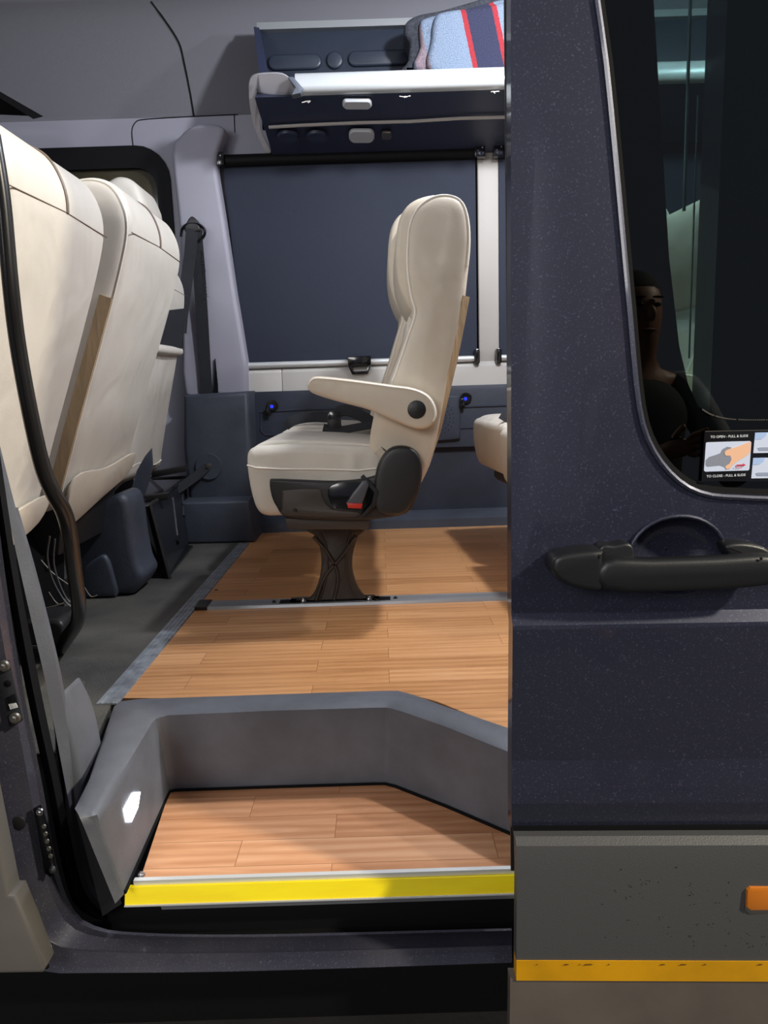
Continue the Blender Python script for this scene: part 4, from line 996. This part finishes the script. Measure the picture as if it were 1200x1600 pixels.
V, T = door_sheet(); mk('outer_panel', V, T, paint, door, ang=25)
# rim around window, seal, glass
def ring3(P2, lift): return [Vector((x, doorY(x)+poff(z)-lift, z)) for x, z in P2]
rim = ring3(inset(whole, 0.000), 0.0005); mk('window_rim', *tube(rim+[rim[0]], 0.0042, 8, False), paint, door)
w2 = inset(whole, 0.011)
a = ring3(inset(whole, 0.002), -0.002); b2 = ring3(w2, -0.006)
n = len(a); mk('window_seal', a+b2+[p+Vector((0, .012, 0)) for p in b2], [(i, (i+1) % n, n+(i+1) % n, n+i) for i in range(n)]+[(n+i, n+(i+1) % n, 2*n+(i+1) % n, 2*n+i) for i in range(n)], rubber_black, door)
V, T = sheet(w2, [], 0.08, lambda u, v: (u, doorY(u)+poff(v)+0.007, v), 0.004); gp = mk('window_pane', V, T, tinted, door)
# black ceramic border behind the glass (widest at the bottom and left)
brd_out = inset(whole, 0.009)
bi_px = [(1028, 0), (1040, 200), (1052, 400), (1068, 540), (1082, 600), (1098, 636), (1122, 650), (1160, 655), (1198, 655)]
bi = [(p.x, p.z) for p in [dpt(a_, b_) for a_, b_ in bi_px]]
bi = bi+[(DX1-0.13, bi[-1][1]), (DX1-0.13, ztopw-0.06), (bi[0][0]-0.03, ztopw-0.06)]
V, T = sheet(brd_out, [bi], 0.1, lambda u, v: (u, doorY(u)+poff(v)+0.014, v), 0.002); mk('black_border', V, T, black, gp)
dm = MB()
for k in range(46):
    u = k/45; p_ = cr([Vector((a_, b_, 0)) for a_, b_ in ((1098, 640), (1112, 648), (1135, 654), (1165, 656), (1198, 656))], 12, False); q = p_[int(u*(len(p_)-1))]
    w_ = dpt(q.x, q.y, -0.004); dm.add(*disc(w_, 0.0010, 0, (0, -1, 0), 0.0004, 6))
dm.build('dot_matrix', steel, gp)
# thin strips added inside the door for pillar lines seen through the glass
for (a_, b_), (c_, d_), rr_, mm_ in (((1078, 0), (1068, 330), 0.0022, alu2), ((1090, 150), (1076, 560), 0.0012, alu2)):
    p, q = dpt(a_, b_, -0.05), dpt(c_, d_, -0.05); mk('pillar_line', *tube([p, q], rr_, 6), mm_, door)
# inner frame of the door around the window and inner skin
V, T = sheet([(DX0+0.01, zcl-0.1), (DX1-0.01, zcl-0.1), (DX1-0.01, 1.52), (DX0+0.01, 1.52)], [inset(whole, -0.012)], (0.2, 0.1), lambda u, v: (u, doorY(u)+max(poff(v), 0)+0.045, v), 0.004)
mk('inner_panel', V, T, blackplastic, door)
# lower cladding
z_a, z_b, z_c, z_d = zpy(1304), zpy(1312), zpy(1346), zpy(1490)
z_e = zpy(1521); z_f = zpy(1640)
X0 = DX0+0.004
def strip(zs_, m, nm, th=0.02, x0=X0, x1=DX1):
    l = [[Vector((x, doorY(x)+o_, z)) for x in [x0, x0+0.004]+[x0+(x1-x0)*k/8 for k in range(1, 9)]] for z, o_ in zs_]
    l2 = [[p+Vector((0, th, 0)) for p in r_] for r_ in l]
    V, Fc = loft(l); V2, F2 = loft(l2); m_ = MB(); m_.add(V, Fc); m_.add(V2, F2)
    for r_ in (0, -1): m_.add(*loft([l[r_], l2[r_]]))
    m_.add(*loft([[r_[0] for r_ in l], [r_[0] for r_ in l2]])); m_.add(*loft([[r_[-1] for r_ in l], [r_[-1] for r_ in l2]]))
    b_m = bmesh.new(); me = bpy.data.meshes.new('x')
    return m_.build(nm, m, door, ang=20)
strip([(z_a, -0.004), (z_b, -0.014), (z_c, -0.018), (z_d, -0.012)], cladding, 'cladding')
strip([(z_d+0.0005, -0.0135), (z_e, -0.0125)], ambery, 'reflective_tape')
strip([(z_e, -0.010), (z_e-0.03, -0.009), (z_f, -0.002)], lowerclad, 'lower_skirt', 0.02, DX0-0.004)
strip([(zcl+0.004, 0.008), (z_a-0.001, 0.008)], black, 'joint_gap')
# rusty marks on the tape and mud spots on the cladding
mk_ = MB(); sp_ = MB()
def cl_pt(px, py, lift):
    Y = 0.9
    for _ in range(20):
        p = at(px, py, Y); Y = doorY(p.x)-0.0165-lift+(0.006*(z_c-p.z)/(z_c-z_d) if p.z < z_c else 0)*1.0-0.0015
    return at(px, py, Y)
for x_, w_ in ((884, 10), (918, 18), (950, 4), (1034, 10), (1066, 14), (1100, 6), (1186, 10), (838, 3), (905, 3)):
    a = cl_pt(x_, 1505, 0.0); hw = w_*0.00035
    mk_.add([Vector((a.x-hw, doorY(a.x)-0.0145, a.z-0.0008)), Vector((a.x+hw, doorY(a.x)-0.0145, a.z-0.0006)), Vector((a.x+hw*0.8, doorY(a.x)-0.0145, a.z+0.0008)), Vector((a.x-hw*0.7, doorY(a.x)-0.0145, a.z+0.0009))], [(0, 1, 2, 3)])
mk_.build('tape_stain', mat('brown_stain', (90, 58, 20), 0.6), door)
rs = random.Random(3); cl = [(970, 1362), (1005, 1378), (1012, 1380), (1030, 1376), (984, 1384), (960, 1394), (982, 1404), (1004, 1400), (1053, 1357), (1080, 1380), (1082, 1395), (1078, 1400), (1083, 1415), (1102, 1390), (1134, 1400), (1137, 1382), (1122, 1412), (1136, 1422), (1138, 1436), (983, 1440), (1000, 1442), (1034, 1436), (1048, 1446), (946, 1464), (966, 1464), (984, 1474), (1045, 1460), (1080, 1466), (1090, 1444), (1112, 1446), (1138, 1456), (1134, 1476), (1082, 1474), (1155, 1465), (1170, 1458), (1170, 1476), (942, 1412), (1195, 1462), (1180, 1478), (1195, 1476)]
for x_, y_ in cl:
    for k in range(rs.choice((1, 2, 3))):
        a = cl_pt(x_+rs.uniform(-4, 4), y_+rs.uniform(-4, 4), 0.0); r1 = rs.uniform(.0008, .0022); r2 = rs.uniform(.0006, .0016); nn = 8
        sp_.add([a+Vector((r1*cos(2*pi*j/nn), 0, r2*sin(2*pi*j/nn))) for j in range(nn)], [tuple(range(nn))])
so = sp_.build('mud_spots', mat('dark_mud', (30, 30, 28), 0.8), door)
a = XZ([(1180, 1408), (1185, 1404), (1240, 1403), (1240, 1440), (1186, 1441), (1179, 1436)], 0.845)
mk('side_marker', *pillow(a, doorY(0.47)-0.021, doorY(0.47)-0.010, 0.003, 2), amber, door)
mk('marker_bezel', *pillow(XZ([(1176, 1404), (1182, 1400), (1244, 1399), (1244, 1444), (1182, 1445), (1175, 1438)], 0.85), doorY(0.47)-0.017, doorY(0.47)-0.010, 0.002, 2), chrome, door)
# handle
def hslab(px_, lift0, lift1, r, m, nm, par, fnbulge=0):
    P_ = dxz(px_); V, Fc = pillow(cr(P_, 3), 0, 1, 0, 1)
    P2 = cr(P_, 3); d0 = lift1-lift0
    V, Fc = pillow(P2, -lift1, -lift0, r, 4, lambda u, v, w: (u, doorY(u)+w, v), bulge=fnbulge, ci=r*1.6)
    return mk(nm, V, Fc, m, par)
hm = mat('black_textured_handle', (25, 26, 29), 0.4, bump=0.06, bscale=700)
hn_ = hslab([(928, 864), (1000, 862), (1097, 859), (1160, 855), (1186, 858), (1197, 868), (1199, 878), (1192, 892), (1170, 902), (1063, 910), (928, 908)], 0.020, 0.045, 0.009, hm, 'handle', door, 0.001)
hslab([(850, 874), (855, 860), (874, 853), (924, 849), (927, 862), (927, 907), (890, 906), (864, 896), (852, 884)], 0.0, 0.043, 0.007, hm, 'end_cap', hn_, 0.0)
hslab([(928, 850), (950, 846), (974, 843), (983, 858), (983, 890), (960, 906), (928, 906)], -0.002, 0.024, 0.004, hm, 'front_mount', hn_)
hslab([(1118, 850), (1125, 843), (1150, 842), (1178, 848), (1193, 860), (1196, 880), (1180, 892), (1150, 892), (1130, 870)], -0.002, 0.026, 0.005, hm, 'rear_mount', hn_)
c = dpt(1189, 873, 0.046); mk('key_dimple', *disc(c, 0.002, 0, (0, -1, 0), 0.0006, 10), black, hn_)
# bowl behind the grip
rings = []
for s_, dpt_ in ((1.0, 0.0), (0.97, 0.006), (0.88, 0.018), (0.7, 0.028), (0.4, 0.033), (0.02, 0.034)):
    rings.append([Vector((cupc.x+0.060*s_*cos(2*pi*k/32), doorY(cupc.x)+dpt_, cupc.z+0.050*s_*sin(2*pi*k/32))) for k in range(33)])
mk('grip_recess', *loft(rings), paint, door)
mk('recess_lip', *tube([p+Vector((0, -0.0005, 0)) for p in rings[0]], 0.0025, 8, False), paint, door)

# instruction label on the glass
lb_t = thing('instruction_label', 'black sticker with pull and slide pictograms on the door window', 'sticker', tuple(dpt(1140, 712)))
def lab(pts, lift, m, nm, parent=lb_t, sm=2):
    W_ = [dpt(a, b, lift-0.007+0.004) for a, b in pts]; n = len(W_)
    return mk(nm, W_+[p+Vector((0, 0.0003, 0)) for p in W_], [tuple(range(n)), tuple(reversed(range(n, 2*n)))]+[(i, (i+1) % n, n+(i+1) % n, n+i) for i in range(n)], m, parent, smooth=False)
def flat(name, rgb): return mat(name, rgb, 0.5)
lwhite = mat('label_pale_blue', (206, 216, 240), 0.5); ltext = mat('label_white', (225, 228, 234), 0.5)
lab([(1101, 674), (1300, 670), (1300, 752), (1096, 752)], 0.0010, gloss_black, 'backing')
lab([(1102, 673.5), (1300, 669.5), (1300, 670.3), (1102, 674.5)], 0.0012, steel, 'edge_line')
lab([(1103, 692), (1105, 691), (1172, 689), (1174, 691), (1171, 733), (1169, 735), (1102, 737), (1100, 735)], 0.0014, lwhite, 'picture_panel')
lab([(1103, 719), (1108, 714), (1118, 711), (1126, 708), (1129, 702), (1136, 698), (1143, 699), (1141, 704), (1135, 706), (1134, 711), (1140, 714), (1142, 720), (1138, 727), (1133, 730), (1125, 727), (1106, 729), (1103, 727)], 0.0018, mat('label_grey', (136, 140, 156), 0.5), 'handle_drawing')
lab([(1134, 704), (1142, 701), (1155, 697), (1173, 690), (1172.5, 707), (1164, 714), (1152, 721), (1145, 726), (1141, 732), (1135, 733), (1133, 729), (1140, 724), (1143, 717), (1141, 712), (1134, 712), (1132, 708)], 0.0022, mat('label_skin', (240, 190, 156), 0.5), 'hand_drawing')
lab([(1151, 726), (1161, 725.6), (1161, 724), (1165.5, 726.5), (1161, 729), (1161, 727.4), (1151, 727.6)], 0.0026, mat('label_red', (214, 40, 66), 0.5), 'arrow')
for yy in (0, 39.5):
    lab([(1180-yy*0.08, 676+yy), (1300, 674+yy), (1300, 706+yy), (1177-yy*0.08, 708+yy)], 0.0014, lwhite, 'picture_panel')
    lab([(1180-yy*0.08, 676+yy), (1199-yy*0.08, 675.5+yy), (1196-yy*0.08, 682+yy), (1190-yy*0.08, 686+yy), (1179-yy*0.08, 687+yy)], 0.0018, mat('label_blue', (170, 196, 240), 0.5), 'window_drawing')
    lab([(1184-yy*0.08, 700+yy), (1188-yy*0.08, 699+yy), (1230, 698+yy), (1230, 704+yy), (1186-yy*0.08, 704+yy)], 0.0018, mat('label_lever', (150, 160, 184), 0.5), 'lever_drawing')
def text3d(s_, px0, px1, py, m, nm, parent, lift):
    cu = bpy.data.curves.new('t', 'FONT'); cu.body = s_; cu.size = 1.0; cu.align_y = 'CENTER'; cu.offset = 0.012
    ob = bpy.data.objects.new('t', cu); me = bpy.data.meshes.new_from_object(ob)
    vs = [v.co.copy() for v in me.vertices]; fs = [tuple(p.vertices) for p in me.polygons]
    bpy.data.objects.remove(ob)
    xa, xb = min(v.x for v in vs), max(v.x for v in vs); A_ = dpt(px0, py[0], lift); B_ = dpt(px1, py[1], lift)
    ux = (B_-A_)/(xb-xa); uz = Vector((0, 0, 1))*ux.length
    return mk(nm, [A_+ux*(v.x-xa)+uz*v.y for v in vs], fs, m, parent, smooth=False, flip=False)
text3d('TO OPEN - PULL & SLIDE', 1110, 1169, (683, 681), ltext, 'top_text', lb_t, -0.0012)
text3d('TO CLOSE - PULL & SLIDE', 1104, 1165, (744.5, 742), ltext, 'bottom_text', lb_t, -0.0012)
text3d('PULL', 1149, 1159, (730.5, 730.3), bpy.data.materials['label_red'], 'pull_text', lb_t, 0.000)

# ================================================================== PHOTOGRAPHER (seen mirrored in the door window)
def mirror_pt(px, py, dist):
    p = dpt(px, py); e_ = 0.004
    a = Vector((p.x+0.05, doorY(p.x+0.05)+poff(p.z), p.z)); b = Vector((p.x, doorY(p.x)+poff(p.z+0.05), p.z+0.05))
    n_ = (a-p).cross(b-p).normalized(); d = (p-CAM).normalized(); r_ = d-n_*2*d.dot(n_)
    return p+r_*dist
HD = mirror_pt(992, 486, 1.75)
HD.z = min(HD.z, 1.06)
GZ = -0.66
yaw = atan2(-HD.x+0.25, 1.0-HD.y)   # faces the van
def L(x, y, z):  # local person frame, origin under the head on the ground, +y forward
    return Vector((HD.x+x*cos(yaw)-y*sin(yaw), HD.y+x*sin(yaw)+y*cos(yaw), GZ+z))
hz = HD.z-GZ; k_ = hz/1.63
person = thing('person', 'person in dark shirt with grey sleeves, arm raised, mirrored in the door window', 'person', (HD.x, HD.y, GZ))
def skin_mesh(name, verts, edges, radii, m, parent, root=0, lev=2):
    off = ORG[parent.name]; me = bpy.data.meshes.new(name); me.from_pydata([tuple(v-off) for v in verts], edges, []); me.materials.append(m)
    o = bpy.data.objects.new(name, me); COL.objects.link(o); o.parent = parent; ORG[o.name] = off
    sk_ = o.modifiers.new('skin', 'SKIN'); sk_.use_smooth_shade = True
    dat = me.skin_vertices[0].data if me.skin_vertices else None
    if dat is None:
        bm_ = bmesh.new(); bm_.from_mesh(me); bm_.verts.layers.skin.verify(); bm_.to_mesh(me); bm_.free(); dat = me.skin_vertices[0].data
    for i, r_ in enumerate(radii):
        dat[i].radius = r_ if isinstance(r_, tuple) else (r_, r_); dat[i].use_root = (i == root)
    ss = o.modifiers.new('sub', 'SUBSURF'); ss.levels = lev; ss.render_levels = lev
    return o
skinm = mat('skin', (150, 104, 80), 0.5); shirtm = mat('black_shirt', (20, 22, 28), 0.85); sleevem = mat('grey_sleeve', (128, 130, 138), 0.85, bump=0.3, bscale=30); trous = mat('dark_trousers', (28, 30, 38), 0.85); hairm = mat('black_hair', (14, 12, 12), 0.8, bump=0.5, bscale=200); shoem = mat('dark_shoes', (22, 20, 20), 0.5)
class SK:
    def __init__(s): s.v = []; s.e = []; s.r = []
    def add(s, p, r, par=None):
        s.v.append(p); s.r.append(r); i = len(s.v)-1
        if par is not None: s.e.append((par, i))
        return i
k = k_
elbowR = L(0.30*k, 0.10, 1.08*k); wristR = L(0.06, 0.36, 1.14*k)   # the raised arm on the right of the reflection
def arm_pts(s):
    sh = L(s*0.175*k, 0, 1.395*k)
    if s > 0: return sh, elbowR, wristR
    return sh, L(-0.27*k, 0.08, 1.10*k), L(-0.10, 0.36, 1.16*k)
bd = SK(); pel = bd.add(L(0, 0, 0.95*k), 0.10); ch = bd.add(L(0, 0, 1.20*k), 0.095, pel); ub = bd.add(L(0, -0.01, 1.39*k), 0.062, ch)
nk = bd.add(L(0, 0.005, 1.465*k), 0.052, ub); jw = bd.add(L(0, 0.035, 1.53*k), 0.066, nk); c0_ = bd.add(L(0, 0.022, 1.60*k), 0.088, jw); cr_ = bd.add(L(0, 0.008, 1.665*k), 0.094, c0_); tp = bd.add(L(0, 0.0, 1.72*k), 0.072, cr_)
for s_ in (1, -1):
    sh, el, wr = arm_pts(s_)
    a_ = bd.add(sh, 0.038, ub); b_i = bd.add(el, 0.032, a_); c_i = bd.add(wr, 0.025, b_i)
    hd = (wr-el).normalized(); sd = Vector((0, 0, 1)).cross(hd).normalized()*s_; upv = Vector((0, 0, 1))
    pm = bd.add(wr+hd*0.05, (0.034, 0.018), c_i)
    for f_, (lat, ln) in enumerate(((0.030, 0.070), (0.011, 0.080), (-0.009, 0.074), (-0.028, 0.058))):
        b0 = wr+hd*0.085+upv*lat; k1 = bd.add(b0, 0.0095, pm); k2 = bd.add(b0+hd*ln*0.5-sd*0.012, 0.0085, k1); bd.add(b0+hd*ln*0.8-sd*0.040, 0.0072, k2)
    th = bd.add(wr+hd*0.035+upv*0.038-sd*0.012, 0.011, pm); bd.add(wr+hd*0.075+upv*0.058-sd*0.035, 0.009, th)
    hp = bd.add(L(s_*0.09*k, 0, 0.90*k), 0.085, pel); kn = bd.add(L(s_*0.10*k, 0.02, 0.48*k), 0.055, hp); an = bd.add(L(s_*0.10*k, 0, 0.09*k), 0.036, kn); bd.add(L(s_*0.11*k, 0.13, 0.035*k), 0.03, an)
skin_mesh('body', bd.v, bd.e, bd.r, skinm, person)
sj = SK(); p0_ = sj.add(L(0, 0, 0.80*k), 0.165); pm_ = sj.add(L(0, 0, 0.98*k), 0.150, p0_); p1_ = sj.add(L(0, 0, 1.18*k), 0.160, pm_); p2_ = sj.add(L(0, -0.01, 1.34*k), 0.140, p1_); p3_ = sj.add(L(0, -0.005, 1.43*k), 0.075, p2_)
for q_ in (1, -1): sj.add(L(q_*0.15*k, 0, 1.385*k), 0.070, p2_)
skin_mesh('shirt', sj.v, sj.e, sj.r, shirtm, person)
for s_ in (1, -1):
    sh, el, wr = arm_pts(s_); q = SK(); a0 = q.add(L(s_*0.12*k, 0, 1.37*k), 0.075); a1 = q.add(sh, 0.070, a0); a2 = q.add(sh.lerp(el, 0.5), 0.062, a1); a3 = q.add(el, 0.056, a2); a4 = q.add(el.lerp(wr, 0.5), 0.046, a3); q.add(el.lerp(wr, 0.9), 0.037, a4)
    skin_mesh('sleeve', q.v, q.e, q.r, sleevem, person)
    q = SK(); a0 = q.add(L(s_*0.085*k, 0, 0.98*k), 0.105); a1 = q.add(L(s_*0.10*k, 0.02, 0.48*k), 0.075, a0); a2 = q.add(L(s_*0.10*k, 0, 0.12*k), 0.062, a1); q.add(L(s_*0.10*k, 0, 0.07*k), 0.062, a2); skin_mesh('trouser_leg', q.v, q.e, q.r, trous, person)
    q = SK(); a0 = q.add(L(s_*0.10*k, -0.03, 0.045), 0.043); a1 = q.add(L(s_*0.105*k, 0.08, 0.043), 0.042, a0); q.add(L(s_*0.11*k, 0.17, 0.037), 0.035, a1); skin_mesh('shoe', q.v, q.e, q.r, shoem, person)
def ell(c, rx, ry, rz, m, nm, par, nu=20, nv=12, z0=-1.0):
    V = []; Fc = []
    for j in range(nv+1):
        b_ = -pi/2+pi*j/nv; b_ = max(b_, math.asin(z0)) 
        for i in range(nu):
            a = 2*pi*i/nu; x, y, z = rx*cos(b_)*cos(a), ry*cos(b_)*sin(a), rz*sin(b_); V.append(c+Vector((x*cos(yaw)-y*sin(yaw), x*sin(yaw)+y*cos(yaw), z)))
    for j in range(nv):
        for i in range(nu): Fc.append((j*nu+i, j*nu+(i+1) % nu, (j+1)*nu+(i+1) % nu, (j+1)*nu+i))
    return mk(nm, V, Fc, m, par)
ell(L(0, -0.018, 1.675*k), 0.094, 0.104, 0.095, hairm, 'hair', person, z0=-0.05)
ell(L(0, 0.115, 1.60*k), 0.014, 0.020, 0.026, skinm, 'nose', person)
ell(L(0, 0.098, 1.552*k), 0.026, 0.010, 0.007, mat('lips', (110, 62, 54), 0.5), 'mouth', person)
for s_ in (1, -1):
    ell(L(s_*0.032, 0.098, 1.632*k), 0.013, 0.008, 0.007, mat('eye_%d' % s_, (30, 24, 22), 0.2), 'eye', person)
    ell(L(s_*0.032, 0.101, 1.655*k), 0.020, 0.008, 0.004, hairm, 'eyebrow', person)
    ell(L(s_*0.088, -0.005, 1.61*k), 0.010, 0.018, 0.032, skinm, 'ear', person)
